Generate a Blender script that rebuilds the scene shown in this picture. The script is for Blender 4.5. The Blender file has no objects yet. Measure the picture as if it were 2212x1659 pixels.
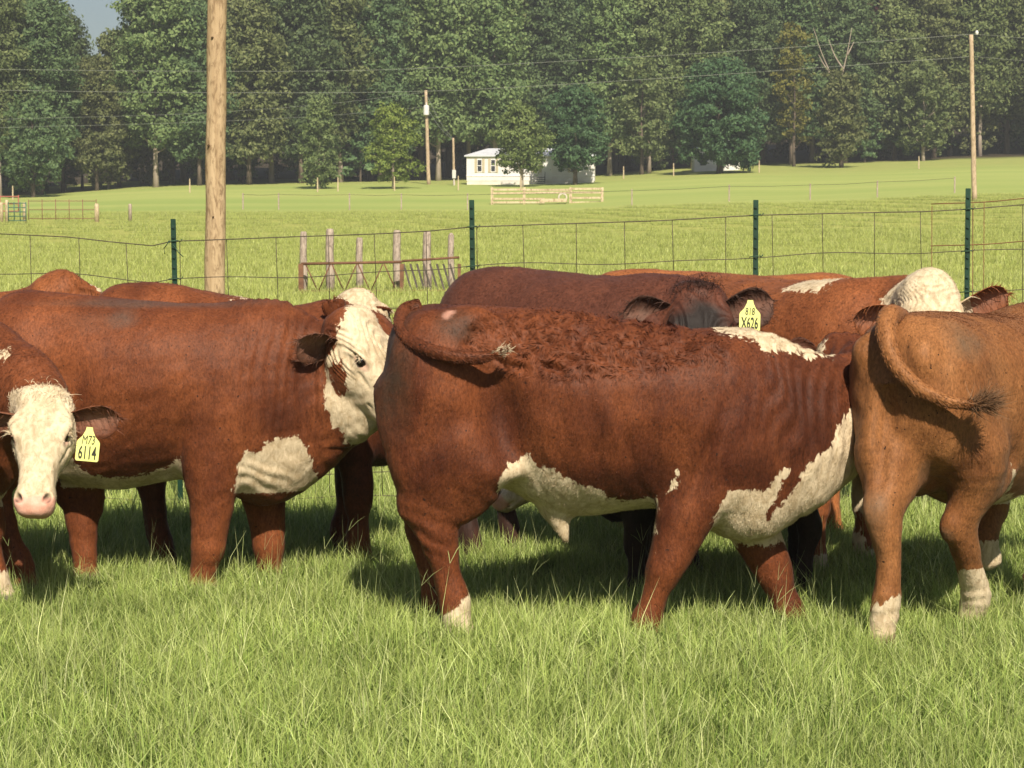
import bpy, math, random
import numpy as np
from mathutils import Vector, Matrix

random.seed(7)
RNG = np.random.default_rng(11)
SC = bpy.context.scene
COL = SC.collection
rad = math.radians

# ------------------------------------------------------------------ camera
FPX, CX, CY, HZN, CAMH = 4888.0, 1106.0, 829.5, 487.0, 1.6     # lens and horizon, measured on a 2212 px wide view
PITCH = math.atan((CY - HZN) / FPX)
cam_d = bpy.data.cameras.new("camera")
cam = bpy.data.objects.new("camera", cam_d)
COL.objects.link(cam)
cam.location = (0, 0, CAMH)
cam.rotation_euler = (rad(90) - PITCH, 0, 0)
cam_d.sensor_width = 36.0
cam_d.lens = 36.0 * FPX / 2212.0
cam_d.clip_start = 0.1
cam_d.clip_end = 3000
cam_d.dof.use_dof = True
cam_d.dof.focus_distance = 9.0
cam_d.dof.aperture_fstop = 22.0
SC.camera = cam
SC.render.resolution_x, SC.render.resolution_y = 1024, 768

# ------------------------------------------------------------------ sky, sun, exposure
SUN_EL, SUN_AZ = 42.0, 11.0            # the sun stands behind the camera, a little to its right
sd = Vector((math.sin(rad(SUN_AZ)) * math.cos(rad(SUN_EL)), -math.cos(rad(SUN_AZ)) * math.cos(rad(SUN_EL)), math.sin(rad(SUN_EL))))
world = bpy.data.worlds.new("World")
SC.world = world
world.use_nodes = True
wn = world.node_tree
bg = wn.nodes["Background"]
sky = wn.nodes.new("ShaderNodeTexSky")
sky.sky_type = 'NISHITA'
sky.sun_disc = False
sky.sun_elevation = rad(SUN_EL)
sky.sun_rotation = rad(180 - SUN_AZ)
sky.dust_density = 1.5
wn.links.new(sky.outputs[0], bg.inputs[0])
bg.inputs[1].default_value = 0.05
sl = bpy.data.lights.new("sun", 'SUN')
sl.energy = 5.0
sl.angle = rad(0.6)
sl.color = (1.0, 0.89, 0.73)
so = bpy.data.objects.new("sun", sl)
COL.objects.link(so)
so.rotation_euler = (-sd).to_track_quat('-Z', 'Y').to_euler()
so.location = sd * 50
SC.view_settings.view_transform = 'Standard'
SC.view_settings.look = 'None'
SC.view_settings.exposure = 0.5
SC.view_settings.gamma = 1.0
SC.cycles.max_bounces = 6
SC.cycles.transparent_max_bounces = 8
SC.cycles.use_denoising = True

# ------------------------------------------------------------------ helpers
def W(px, py, d):
    """world point seen at (px, py) at the distance d in front of the camera"""
    u, v = (px - CX) / FPX, (CY - py) / FPX
    y = math.cos(PITCH) + v * math.sin(PITCH)
    z = -math.sin(PITCH) + v * math.cos(PITCH)
    t = d / y
    return np.array([u * t, d, CAMH + z * t])

def catmull(P, n):
    P = np.asarray(P, float)
    Q = np.vstack([2 * P[0] - P[1], P, 2 * P[-1] - P[-2]])
    out = []
    for i in range(1, len(Q) - 2):
        a, b, c, e = Q[i - 1], Q[i], Q[i + 1], Q[i + 2]
        for j in range(n):
            t = j / n
            out.append(.5 * ((2 * b) + (c - a) * t + (2 * a - 5 * b + 4 * c - e) * t * t + (3 * b - a - 3 * c + e) * t ** 3))
    out.append(P[-1])
    return np.array(out)

def mesh_np(name, V, F, mat=None, smooth=True, attrs=None, normals=None):
    """V (n,3); F (m,3|4) or list of arrays of such"""
    me = bpy.data.meshes.new(name)
    Fs = [np.asarray(f, np.int32) for f in (F if isinstance(F, list) else [F]) if len(f)]
    loops = np.concatenate([f.ravel() for f in Fs])
    sizes = np.concatenate([np.full(len(f), f.shape[1], np.int32) for f in Fs])
    starts = np.concatenate([[0], np.cumsum(sizes)[:-1]]).astype(np.int32)
    me.vertices.add(len(V)); me.loops.add(len(loops)); me.polygons.add(len(sizes))
    me.vertices.foreach_set("co", np.asarray(V, np.float32).ravel())
    me.loops.foreach_set("vertex_index", loops.astype(np.int32))
    me.polygons.foreach_set("loop_start", starts)
    me.polygons.foreach_set("loop_total", sizes)
    me.polygons.foreach_set("use_smooth", np.full(len(sizes), smooth, bool))
    me.update(calc_edges=True)
    for k, a in (attrs or {}).items():
        at = me.attributes.new(k, 'FLOAT', 'POINT')
        at.data.foreach_set("value", np.asarray(a, np.float32))
    if normals is not None:
        me.normals_split_custom_set_from_vertices(np.asarray(normals, np.float32).tolist())
    if mat:
        me.materials.append(mat)
    return me

def obj(name, me, parent=None, label=None, cat=None, group=None, kind=None, loc=None, rz=0):
    o = bpy.data.objects.new(name, me)
    COL.objects.link(o)
    if parent is not None:
        o.parent = parent
    if loc is not None:
        o.location = loc
    if rz:
        o.rotation_euler = (0, 0, rz)
    for k, v in (("label", label), ("category", cat), ("group", group), ("kind", kind)):
        if v:
            o[k] = v
    return o

class MB:
    """collects boxes, tubes and sheets into one mesh"""
    def __init__(s):
        s.V, s.F3, s.F4, s.n = [], [], [], 0
    def add(s, V, F):
        V = np.asarray(V, float).reshape(-1, 3)
        for f in F:
            (s.F3 if len(f) == 3 else s.F4).append([i + s.n for i in f])
        s.V.append(V); s.n += len(V)
        return s
    def box(s, c, size, rz=0, ry=0, rx=0):
        c = np.asarray(c, float); h = np.asarray(size, float) / 2
        P = np.array([[x, y, z] for x in (-1, 1) for y in (-1, 1) for z in (-1, 1)]) * h
        R = np.array(Matrix.Rotation(rz, 3, 'Z') @ Matrix.Rotation(ry, 3, 'Y') @ Matrix.Rotation(rx, 3, 'X'))
        return s.add(P @ R.T + c, [(0, 1, 3, 2), (4, 6, 7, 5), (0, 4, 5, 1), (2, 3, 7, 6), (0, 2, 6, 4), (1, 5, 7, 3)])
    def tube(s, P, r, n=6, cap=True):
        P = np.asarray(P, float)
        r = np.broadcast_to(np.asarray(r, float), (len(P),))
        T = np.gradient(P, axis=0)
        T /= np.linalg.norm(T, axis=1, keepdims=True) + 1e-9
        ref = np.array([0, 0, 1.0]) if abs(T[0][2]) < .9 else np.array([1.0, 0, 0])
        V = []
        for p, t, rr in zip(P, T, r):
            a = np.cross(t, ref); a /= np.linalg.norm(a) + 1e-9
            ref2 = np.cross(a, t)
            for k in range(n):
                th = 2 * math.pi * k / n
                V.append(p + rr * (math.cos(th) * a + math.sin(th) * ref2))
        F = []
        for i in range(len(P) - 1):
            for k in range(n):
                k2 = (k + 1) % n
                F.append((i * n + k, i * n + k2, (i + 1) * n + k2, (i + 1) * n + k))
        m = len(P) * n
        if cap:
            V += [P[0], P[-1]]
            for k in range(n):
                F.append((m, (k + 1) % n, k))
                F.append((m + 1, m - n + k, m - n + (k + 1) % n))
        return s.add(V, F)
    def build(s, name, mat=None, smooth=False):
        V = np.concatenate(s.V)
        F = [np.array(f) for f in (s.F3, s.F4) if f]
        return mesh_np(name, V, F, mat, smooth)

# ------------------------------------------------------------------ materials
def new_mat(name):
    m = bpy.data.materials.new(name)
    m.use_nodes = True
    nt = m.node_tree
    p = nt.nodes["Principled BSDF"]
    return m, nt, p

class N:
    """small node helper"""
    def __init__(s, nt): s.nt = nt
    def n(s, t, **kw):
        x = s.nt.nodes.new(t)
        for k, v in kw.items():
            if hasattr(x, k): setattr(x, k, v)
        return x
    def l(s, a, b): s.nt.links.new(a, b)
    def coords(s, scale=(1, 1, 1), which="Object", rot=(0, 0, 0)):
        tc = s.n("ShaderNodeTexCoord"); mp = s.n("ShaderNodeMapping")
        mp.inputs["Scale"].default_value = scale
        mp.inputs["Rotation"].default_value = rot
        s.l(tc.outputs[which], mp.inputs[0])
        return mp.outputs[0]
    def noise(s, co, scale, detail=3, rough=.55, dist=0.0):
        x = s.n("ShaderNodeTexNoise")
        x.inputs["Scale"].default_value = scale; x.inputs["Detail"].default_value = detail
        x.inputs["Roughness"].default_value = rough; x.inputs["Distortion"].default_value = dist
        s.l(co, x.inputs["Vector"])
        return x.outputs["Fac"]
    def attr(s, name):
        x = s.n("ShaderNodeAttribute"); x.attribute_name = name
        return x.outputs["Fac"]
    def rng(s, v, a, b, c=0.0, d=1.0, smooth=False):
        x = s.n("ShaderNodeMapRange")
        if smooth: x.interpolation_type = 'SMOOTHSTEP'
        for i, q in enumerate((a, b, c, d)): x.inputs[i + 1].default_value = q
        s.l(v, x.inputs[0])
        return x.outputs[0]
    def math(s, op, a, b=None):
        x = s.n("ShaderNodeMath"); x.operation = op
        for i, q in enumerate((a, b)):
            if q is None: continue
            if isinstance(q, (int, float)): x.inputs[i].default_value = q
            else: s.l(q, x.inputs[i])
        return x.outputs[0]
    def mix(s, f, a, b, mode='MIX'):
        x = s.n("ShaderNodeMix"); x.data_type = 'RGBA'; x.blend_type = mode
        if isinstance(f, (int, float)): x.inputs[0].default_value = f
        else: s.l(f, x.inputs[0])
        for i, q in ((6, a), (7, b)):
            if isinstance(q, (tuple, list)): x.inputs[i].default_value = (*q[:3], 1)
            else: s.l(q, x.inputs[i])
        return x.outputs[2]
    def bump(s, h, strength, dist, p):
        x = s.n("ShaderNodeBump"); x.inputs["Strength"].default_value = strength; x.inputs["Distance"].default_value = dist
        s.l(h, x.inputs["Height"]); s.l(x.outputs[0], p.inputs["Normal"])

def simple_mat(name, ca, cb, scale=6, rough=.8, stretch=(1, 1, 1), bump=.3, bd=.004, metal=0.0, spec=.3, detail=4):
    m, nt, p = new_mat(name); g = N(nt)
    co = g.coords(stretch)
    f = g.noise(co, scale, detail)
    g.l(g.mix(g.rng(f, .3, .7), ca, cb), p.inputs["Base Color"])
    p.inputs["Roughness"].default_value = rough
    p.inputs["Metallic"].default_value = metal
    p.inputs["Specular IOR Level"].default_value = spec
    if bump: g.bump(f, bump, bd, p)
    return m
# ------------------------------------------------------------------ terrain
G_D = np.array([14, 30, 50, 80, 110, 136, 165, 200, 230, 262, 320, 420, 600.])
G_PX = np.array([-900, 0, 440, 1106, 1650, 2212, 3100.])
G_ROW = np.array([
    [1046, 747, 642, 570, 512, 480, 460, 446, 436, 425, 410, 385, 350],
    [1046, 747, 640, 565, 507, 474, 452, 432, 418, 405, 385, 352, 305],
    [1046, 746, 637, 560, 502, 470, 447, 416, 398, 385, 362, 330, 290],
    [1046, 745, 632, 550, 495, 466, 448, 410, 393, 380, 350, 310, 265],
    [1046, 745, 630, 542, 482, 450, 428, 392, 370, 352, 322, 285, 240],
    [1046, 744, 627, 535, 470, 433, 408, 380, 356, 335, 300, 260, 215],
    [1046, 744, 625, 530, 462, 425, 398, 372, 345, 320, 285, 245, 200]], float)
G_Z = np.array([[W(CX, r, d)[2] for r, d in zip(row, G_D)] for row in G_ROW])
G_Z[:, 0] = 0
_df = np.concatenate([catmull(np.stack([G_D, G_D], 1), 8)[:, 0]])
G_ZF = np.stack([catmull(np.stack([G_D, z], 1), 8)[:, 1] for z in G_Z])

def gz(x, y):
    x, y = np.asarray(x, float), np.asarray(y, float)
    d = np.clip(y, 14, 600)
    px = np.clip(CX + x / d * FPX, G_PX[0], G_PX[-1])
    i = np.clip(np.searchsorted(G_PX, px) - 1, 0, len(G_PX) - 2)
    t = (px - G_PX[i]) / (G_PX[i + 1] - G_PX[i])
    t = t * t * (3 - 2 * t)
    j = np.clip(np.searchsorted(_df, d) - 1, 0, len(_df) - 2)
    s = np.clip((d - _df[j]) / (_df[j + 1] - _df[j] + 1e-9), 0, 1)
    za = G_ZF[i, j] * (1 - s) + G_ZF[i, j + 1] * s
    zb = G_ZF[i + 1, j] * (1 - s) + G_ZF[i + 1, j + 1] * s
    z = za * (1 - t) + zb * t
    return np.where(y < 14, 0.0, z)

def ground_mat():
    m, nt, p = new_mat("pasture_ground"); g = N(nt)
    co = g.coords()
    sep = g.n("ShaderNodeSeparateXYZ"); g.l(co, sep.inputs[0])
    big = g.noise(co, .035, 3)
    mid = g.noise(co, .6, 4, .6)
    fine = g.noise(co, 9, 3, .7)
    yy = g.math('ADD', sep.outputs[1], g.math('MULTIPLY', g.math('SUBTRACT', big, .5), 34))
    stripe = g.noise(g.coords((.02, .11, .02)), 1.0, 3, .6)
    c_y = g.mix(g.rng(mid, .3, .7), (.27, .315, .07), (.36, .38, .10))          # seeding yellow-green meadow
    c_y = g.mix(g.rng(fine, .35, .7), c_y, (.40, .41, .12))
    c_g = g.mix(g.rng(stripe, .35, .65), (.29, .37, .10), (.38, .425, .13))       # greener strip further up
    c_t = g.mix(g.rng(mid, .3, .7), (.27, .33, .09), (.36, .37, .12))
    c = g.mix(g.rng(yy, 140, 162, smooth=True), c_y, c_g)
    c = g.mix(g.rng(yy, 205, 232, smooth=True), c, c_t)
    litter = g.mix(g.rng(mid, .3, .7), (.03, .026, .016), (.075, .055, .03))
    c = g.mix(g.rng(yy, 250, 262, smooth=True), c, litter)
    c = g.mix(g.rng(sep.outputs[1], 18, 14), c, (.035, .045, .012))
    g.l(c, p.inputs["Base Color"])
    p.inputs["Roughness"].default_value = .9
    p.inputs["Specular IOR Level"].default_value = .1
    g.bump(g.math('ADD', fine, mid), .8, .08, p)
    return m

ys = np.concatenate([[-80, -40, -20, -8, 0, 3], np.arange(5, 20, 1.), np.arange(20, 60, 2.), np.arange(60, 300, 4.), np.arange(300, 640, 14.)])
xs = np.concatenate([[-500, -380, -280], np.arange(-200, -60, 8.), np.arange(-60, 60, 2.), np.arange(60, 201, 8.), [280, 380, 500]])
GX, GY = np.meshgrid(xs, ys, indexing='ij')
bumpz = .03 * np.sin(GX * .7 + 1.3 * np.sin(GY * .31)) * np.sin(GY * .53 + GX * .2) * np.clip((GY - 16) / 20, 0, 1)
V = np.stack([GX, GY, gz(GX, GY) + bumpz], -1).reshape(-1, 3)
nx, ny = GX.shape
ii, jj = np.meshgrid(np.arange(nx - 1), np.arange(ny - 1), indexing='ij')
a = (ii * ny + jj).ravel()
obj("ground", mesh_np("ground", V, np.stack([a, a + ny, a + ny + 1, a + 1], 1), ground_mat()), kind="structure",
    label="rolling green pasture ground rising to the wood")

# ------------------------------------------------------------------ grass
def grass_mat(name, root, mid, tip, dry):
    m, nt, p = new_mat(name); g = N(nt)
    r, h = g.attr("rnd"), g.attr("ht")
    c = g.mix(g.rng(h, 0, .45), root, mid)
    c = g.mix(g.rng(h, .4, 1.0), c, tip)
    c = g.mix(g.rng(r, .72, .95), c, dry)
    co = g.coords(which="Object")
    geo = g.n("ShaderNodeNewGeometry")
    patch = g.noise(geo.outputs["Position"], 1.6, 3)
    hs = g.n("ShaderNodeHueSaturation")
    g.l(c, hs.inputs["Color"])
    g.l(g.math('MULTIPLY', g.rng(patch, .3, .7, .8, 1.18), g.rng(g.math('FRACT', g.math('MULTIPLY', r, 17.3)), 0, 1, .62, 1.3)), hs.inputs["Value"])
    g.l(g.rng(r, 0, 1, .485, .51), hs.inputs["Hue"])
    g.l(hs.outputs[0], p.inputs["Base Color"])
    p.inputs["Roughness"].default_value = .5
    p.inputs["Specular IOR Level"].default_value = .35
    tr = g.n("ShaderNodeBsdfTranslucent"); g.l(hs.outputs[0], tr.inputs[0])
    mx = g.n("ShaderNodeMixShader"); mx.inputs[0].default_value = .25
    g.l(p.outputs[0], mx.inputs[1]); g.l(tr.outputs[0], mx.inputs[2])
    g.l(mx.outputs[0], nt.nodes["Material Output"].inputs[0])
    return m

def blades(rng, n, size, hmin, hmax, wid, lean, stems=0, shape=1.6):
    """a square patch of bent grass blades, three triangles each"""
    out_V, out_F, R, H = [], [], [], []
    base = np.stack([rng.uniform(-size / 2, size / 2, n), rng.uniform(-size / 2, size / 2, n), np.zeros(n)], 1)
    hh = hmin + (hmax - hmin) * rng.random(n) ** shape
    az = rng.uniform(0, 2 * np.pi, n)
    le = np.abs(rng.normal(0, lean, n)) + .05
    w = wid * rng.uniform(.6, 1.3, n)
    rn = rng.random(n) * .9
    if stems:
        k = stems
        hh[:k] = hmax * rng.uniform(1.15, 1.95, k); w[:k] = wid * rng.uniform(.45, .7, k); rn[:k] = rng.uniform(.78, 1, k); le[:k] *= .55
    d = np.stack([np.cos(az), np.sin(az), np.zeros(n)], 1)
    f = az + rng.uniform(-1.3, 1.3, n) + np.pi / 2
    s = np.stack([np.cos(f), np.sin(f), np.zeros(n)], 1)
    P = []
    for t in (0, .5, 1):
        c = base + d * (hh * le * (t ** 1.7))[:, None]
        c[:, 2] = hh * (t - .22 * le * t * t) - .01
        P.append(c)
    V = np.stack([P[0] - s * w[:, None] * .5, P[0] + s * w[:, None] * .5, P[1] - s * w[:, None] * .42, P[1] + s * w[:, None] * .42, P[2]], 1)
    if stems:                                   # forked seed heads on the tall stems
        k = max(1, stems // 5)
        tip, dd_ = P[2][:k], P[2][:k] - P[1][:k]
        dd_ /= np.linalg.norm(dd_, axis=1, keepdims=True)
        extra = []
        for sg in (-1, 1):
            e = tip + (dd_ * .9 + s[:k] * (sg * rng.uniform(.15, .5, k))[:, None]) * rng.uniform(.04, .09, k)[:, None]
            m_ = (tip + e) / 2 + np.array([0, 0, .006])
            ww = .0008
            extra.append(np.stack([tip - s[:k] * ww, tip + s[:k] * ww, m_ - s[:k] * ww, m_ + s[:k] * ww, e], 1))
        V = np.concatenate([V] + extra); rn = np.concatenate([rn, rn[:k], rn[:k]]); n = n + 2 * k
    i0 = np.arange(n) * 5
    F = np.concatenate([np.stack([i0, i0 + 1, i0 + 3], 1), np.stack([i0, i0 + 3, i0 + 2], 1), np.stack([i0 + 2, i0 + 3, i0 + 4], 1)])
    return V.reshape(-1, 3), F, np.repeat(rn, 5), np.tile([0, 0, .5, .5, 1], n)

def scatter(name, pts, rot, scl, patches, label):
    """one grass object: patches instanced on points by geometry nodes"""
    col = bpy.data.collections.new(name + "_patches")
    for i, me in enumerate(patches):
        col.objects.link(bpy.data.objects.new("grass_patch", me))
    me = bpy.data.meshes.new(name)
    me.vertices.add(len(pts)); me.vertices.foreach_set("co", np.asarray(pts, np.float32).ravel())
    for k, v in (("rotz", rot), ("scl", scl)):
        at = me.attributes.new(k, 'FLOAT', 'POINT'); at.data.foreach_set("value", np.asarray(v, np.float32))
    o = obj(name, me, kind="stuff", label=label)
    ng = bpy.data.node_groups.new(name + "_scatter", 'GeometryNodeTree')
    ng.interface.new_socket("Geometry", in_out='INPUT', socket_type='NodeSocketGeometry')
    ng.interface.new_socket("Geometry", in_out='OUTPUT', socket_type='NodeSocketGeometry')
    n = ng.nodes; L = ng.links.new
    gi, go = n.new('NodeGroupInput'), n.new('NodeGroupOutput')
    ci = n.new('GeometryNodeCollectionInfo'); ci.inputs[0].default_value = col
    ci.inputs[1].default_value = True; ci.inputs[2].default_value = True
    ip = n.new('GeometryNodeInstanceOnPoints'); ip.inputs['Pick Instance'].default_value = True
    na = n.new('GeometryNodeInputNamedAttribute'); na.data_type = 'FLOAT'; na.inputs[0].default_value = "rotz"
    nb = n.new('GeometryNodeInputNamedAttribute'); nb.data_type = 'FLOAT'; nb.inputs[0].default_value = "scl"
    cx = n.new('ShaderNodeCombineXYZ')
    L(gi.outputs[0], ip.inputs['Points']); L(ci.outputs[0], ip.inputs['Instance'])
    L(na.outputs[0], cx.inputs[2]); L(cx.outputs[0], ip.inputs['Rotation'])
    L(nb.outputs[0], ip.inputs['Scale'])
    L(ip.outputs[0], go.inputs[0])
    md = o.modifiers.new("scatter", 'NODES'); md.node_group = ng
    return o

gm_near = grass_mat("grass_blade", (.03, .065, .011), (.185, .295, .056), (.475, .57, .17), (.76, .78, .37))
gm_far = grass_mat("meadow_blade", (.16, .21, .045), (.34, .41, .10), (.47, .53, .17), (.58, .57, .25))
rg = np.random.default_rng(5)
near_p = []
for i in range(4):
    V, F, R, H = blades(rg, 2600, .56, .035, .165, .0036, .75, stems=9, shape=2.3)
    near_p.append(mesh_np("grass_patch", V, F, gm_near, False, {"rnd": R, "ht": H}))
pts = []
y = 5.6
while y < 13.6:
    hw = y * .2263 + 1.3
    for x in np.arange(-hw, hw, .42):
        pts.append((x + rg.uniform(-.1, .1), y + rg.uniform(-.1, .1), 0))
    y += .42
pts = np.array(pts)
pts[:, 2] = 0
clump = np.sin(pts[:, 0] * 1.9 + 2 * np.sin(pts[:, 1] * .9)) * np.sin(pts[:, 1] * 1.6 + 1.5 * np.sin(pts[:, 0] * 1.2 + 1))
sc = .95 + .2 * clump + .22 * rg.random(len(pts))
sc *= np.where(pts[:, 1] > 11.5, 1.25, 1.0)
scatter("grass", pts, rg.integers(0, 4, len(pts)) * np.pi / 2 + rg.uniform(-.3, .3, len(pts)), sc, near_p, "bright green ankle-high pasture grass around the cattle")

far_p = []
for i in range(3):
    V, F, R, H = blades(rg, 900, 2.6, .09, .24, .012, .5, stems=8)
    far_p.append(mesh_np("meadow_patch", V, F, gm_far, False, {"rnd": R, "ht": H}))
pts = []
y = 13.6
while y < 150:
    st = 1.0 if y < 30 else (1.5 if y < 60 else (2.2 if y < 100 else 3.2))
    hw = y * .2263 + 2
    for x in np.arange(-hw, hw, st):
        pts.append((x + rg.uniform(-.4, .4), y + rg.uniform(-.4, .4), 0))
    y += st
pts = np.array(pts); pts[:, 2] = gz(pts[:, 0], pts[:, 1]) - .01
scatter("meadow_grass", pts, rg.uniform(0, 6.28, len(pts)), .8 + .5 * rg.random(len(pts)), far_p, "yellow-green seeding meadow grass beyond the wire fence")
# ------------------------------------------------------------------ wire fence behind the cattle
FD = 12.3                                   # its distance
FS = FPX / FD
tpost_m = simple_mat("green_post_paint", (.002, .022, .010), (.006, .045, .022), 30, .45, (1, 1, .3), .2, .002, spec=.5)
stud_m = simple_mat("chipped_paint", (.004, .03, .016), (.03, .06, .045), 60, .5)
wire_m = simple_mat("weathered_wire", (.055, .045, .03), (.12, .10, .075), 25, .5, metal=.5)
wire_g = simple_mat("green_tie_wire", (.02, .06, .035), (.05, .10, .06), 25, .5)
rust_m = simple_mat("rusty_wire", (.11, .045, .02), (.2, .09, .045), 25, .7)

top_px = [(-300, 500), (0, 505), (150, 512), (235, 522), (330, 531), (372, 521), (440, 519), (620, 512), (820, 505), (930, 499), (1019, 490), (1200, 484), (1420, 477), (1632, 465), (1800, 461), (2000, 457), (2090, 452), (2212, 442), (2500, 436)]
top_w = np.array([W(x, y, FD) for x, y in top_px])
fence = obj("wire_fence", None, loc=(0, FD, 0), label="woven wire fence on green steel posts behind the cattle", cat="fence")
def ftop(x):
    return np.interp(x, top_w[:, 0], top_w[:, 2])
xs_f = np.linspace(top_w[0, 0], top_w[-1, 0], 90)
lv = [1.0, .865, .735, .61, .49, .375, .265, .165, .075]
for li, f in enumerate(lv):
    z = ftop(xs_f) * f + (0 if li == 0 else .008 * np.sin(xs_f * 3.1 + li * 2) + .006 * np.sin(xs_f * 7.7 + li))
    P = np.stack([xs_f, np.zeros_like(xs_f) + .004 * np.sin(xs_f * 5 + li), z], 1)
    o = obj("line_wire", MB().tube(P, .0030 if li in (0, 8) else .0024, 5).build("line_wire", wire_m, True), fence)
sp = 107 / FS
x = top_w[0, 0] + .1
k = 0
while x < top_w[-1, 0]:
    t = ftop(x)
    j = .012 * math.sin(k * 2.3)
    P = [(x + j, .0045, t), (x + j * .3 + .012, .0045, t * .62), (x + .02 - j, .0045, t * .07)]
    obj("stay_wire", MB().tube(catmull(P, 4), .0021, 5).build("stay_wire", wire_m, True), fence)
    x += sp; k += 1
# second roll of wire overlapping at the right hand post
for zz, f in ((.0, 1.0), (.0, .865)):
    a, b = W(2010, 455, FD)[0], top_w[-1, 0]
    X = np.linspace(a, b, 14)
    P = np.stack([X, np.full_like(X, -.012), ftop(X) * f + .035 + .004 * np.sin(X * 9)], 1)
    obj("line_wire", MB().tube(P, .0028, 5).build("line_wire", rust_m, True), fence)
x = W(2012, 455, FD)[0]
for q in range(3):
    t = ftop(x) + .03
    obj("stay_wire", MB().tube([(x, -.014, t), (x + .015, -.014, .1)], .0021, 5).build("stay_wire", rust_m, True), fence)
    x += [.222, .06, .25][q]
# steel posts: T profile with studs down the face
for (px, py) in ((-270, 470), (375, 473), (1019, 432), (1632, 432), (2090, 407)):
    p = W(px, py, FD)
    h = p[2]
    lean = {375: .03, 1019: .022, 1632: .006, 2090: .004}.get(px, 0.01)
    mb = MB()
    prof = np.array([(-.014, 0), (.014, 0), (.014, .005), (.0035, .006), (.0035, .034), (-.0035, .034), (-.0035, .006), (-.014, .005)])
    rings = []
    for zz in (-.3, h - .004, h):
        sh = .92 if zz == h else 1
        rings.append(np.stack([prof[:, 0] * sh + lean * (h - zz) / h * .9, prof[:, 1] * sh - .02, np.full(8, zz)], 1))
    V = np.concatenate(rings)
    F = []
    for r in range(2):
        for q in range(8):
            q2 = (q + 1) % 8
            F.append((r * 8 + q, r * 8 + q2, r * 8 + 8 + q2, r * 8 + 8 + q))
    F += [(16, 17, 18, 23), (18, 19, 22, 23), (19, 20, 21, 22)]
    mb.add(V, F)
    post = obj("steel_post", mb.build("steel_post", tpost_m), fence, loc=(p[0] , 0, 0))
    sm = MB()
    for zi in np.arange(.35, h - .03, .054):
        sm.box((lean * (h - zi) / h * .9, -.0245, zi), (.016, .009, .014), ry=.3)
    obj("stud_row", sm.build("stud_row", stud_m), post, kind="stuff")
    for f in (1.0, .865, .735):
        cl = MB()
        z = ftop(p[0]) * f
        cl.tube([(-.03, .006, z - .004), (-.026, -.03, z), (.026, -.03, z + .004), (.032, .006, z - .004), (.045, .01, z + .012)], .0026, 5)
        obj("tie_wire", cl.build("tie_wire", wire_g, True), post)
    if px == 375:
        z = ftop(p[0])
        for q in ([(-.02, -.03, z), (-.05, -.03, z - .04), (-.045, -.03, z - .07)], [(0, -.032, z - .02), (.03, -.032, z - .06), (.055, -.032, z - .085)]):
            obj("tie_wire", MB().tube(q, .0026, 5).build("tie_wire", wire_g, True), post)

# ------------------------------------------------------------------ utility poles and lines
def wood_mat(name, ca, cb, cc, sc=9, st=(1, 1, .05)):
    m, nt, p = new_mat(name); g = N(nt)
    co = g.coords(st)
    f = g.noise(co, sc, 5, .65, .4)
    f2 = g.noise(g.coords((1, 1, .28)), sc * 1.6, 5, .65, .8)
    c = g.mix(g.rng(f, .35, .65), ca, cb)
    c = g.mix(g.rng(f2, .47, .62), c, cc)
    g.l(c, p.inputs["Base Color"])
    p.inputs["Roughness"].default_value = .85
    p.inputs["Specular IOR Level"].default_value = .15
    g.bump(f2, .5, .02, p)
    return m
pole_m = wood_mat("pole_wood", (.36, .255, .15), (.50, .375, .235), (.24, .165, .095), 12)
grey_wood = wood_mat("weathered_wood", (.30, .245, .20), (.47, .39, .32), (.2, .16, .13), 14)
pale_wood = wood_mat("pale_plank", (.46, .37, .24), (.62, .52, .36), (.33, .25, .15), 5, (.1, 1, 1))
far_wood = wood_mat("far_pole_wood", (.40, .31, .21), (.55, .43, .30), (.3, .22, .14), 8)

def pole(name, px_t, py_t, px_b, py_b, d, r0, r1, mat, label, cat="pole", group=None):
    t = W(px_t, py_t, d)
    b = W(px_b, py_b, d)
    b[2] = float(gz(b[0], b[1])) - .2
    base = np.array([b[0], b[1], b[2]])
    n = 14
    P = np.array([base + (t - base) * k / n for k in range(n + 1)]) - base
    P[:, 0] += .006 * np.sin(np.arange(n + 1) * 1.7) * (r0 / .14)
    R = r0 + (r1 - r0) * np.linspace(0, 1, n + 1)
    o = obj(name, MB().tube(P, R * (1 + .015 * np.sin(np.arange(n + 1) * 2.3)), 20).build(name, mat, True), loc=base, label=label, cat=cat, group=group)
    return o, t - base

p_near, tn = pole("utility_pole", 470, -160, 462, 645, 32.0, .150, .132, pole_m, "thick pale wooden utility pole standing just beyond the wire fence")
knot_m = simple_mat("dark_knot", (.04, .025, .012), (.08, .045, .02), 40)
for zz, dx in ((4.4, .03), (2.9, -.04), (1.9, .02), (5.4, -.02)):
    obj("knot", MB().tube([(dx, -.13, zz), (dx, -.155, zz)], [.02, .012], 8).build("knot", knot_m), p_near)
p_right, tr_ = pole("utility_pole", 2098, 75, 2105, 436, 136.0, .16, .12, far_wood, "slim pale utility pole rising from the open pasture near the wood")
obj("insulator", MB().tube([(0, 0, tr_[2]), (0, 0, tr_[2] + .12), (0, 0, tr_[2] + .26)], [.07, .11, .05], 8).build("insulator", simple_mat("porcelain", (.6, .6, .58), (.75, .75, .72), 9, .3)), p_right)
p_mid, tm = pole("utility_pole", 920, 195, 926, 393, 222.0, .19, .14, far_wood, "weathered utility pole carrying a white transformer beside the mobile home")
tf = MB()
tz = W(918, 238, 222)[2] - p_mid.location[2]
tf.tube([(-.2, -.3, tz - .5), (-.2, -.3, tz - .46), (-.2, -.3, tz + .38), (-.2, -.3, tz + .46)], [.24, .28, .28, .18], 14)
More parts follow.
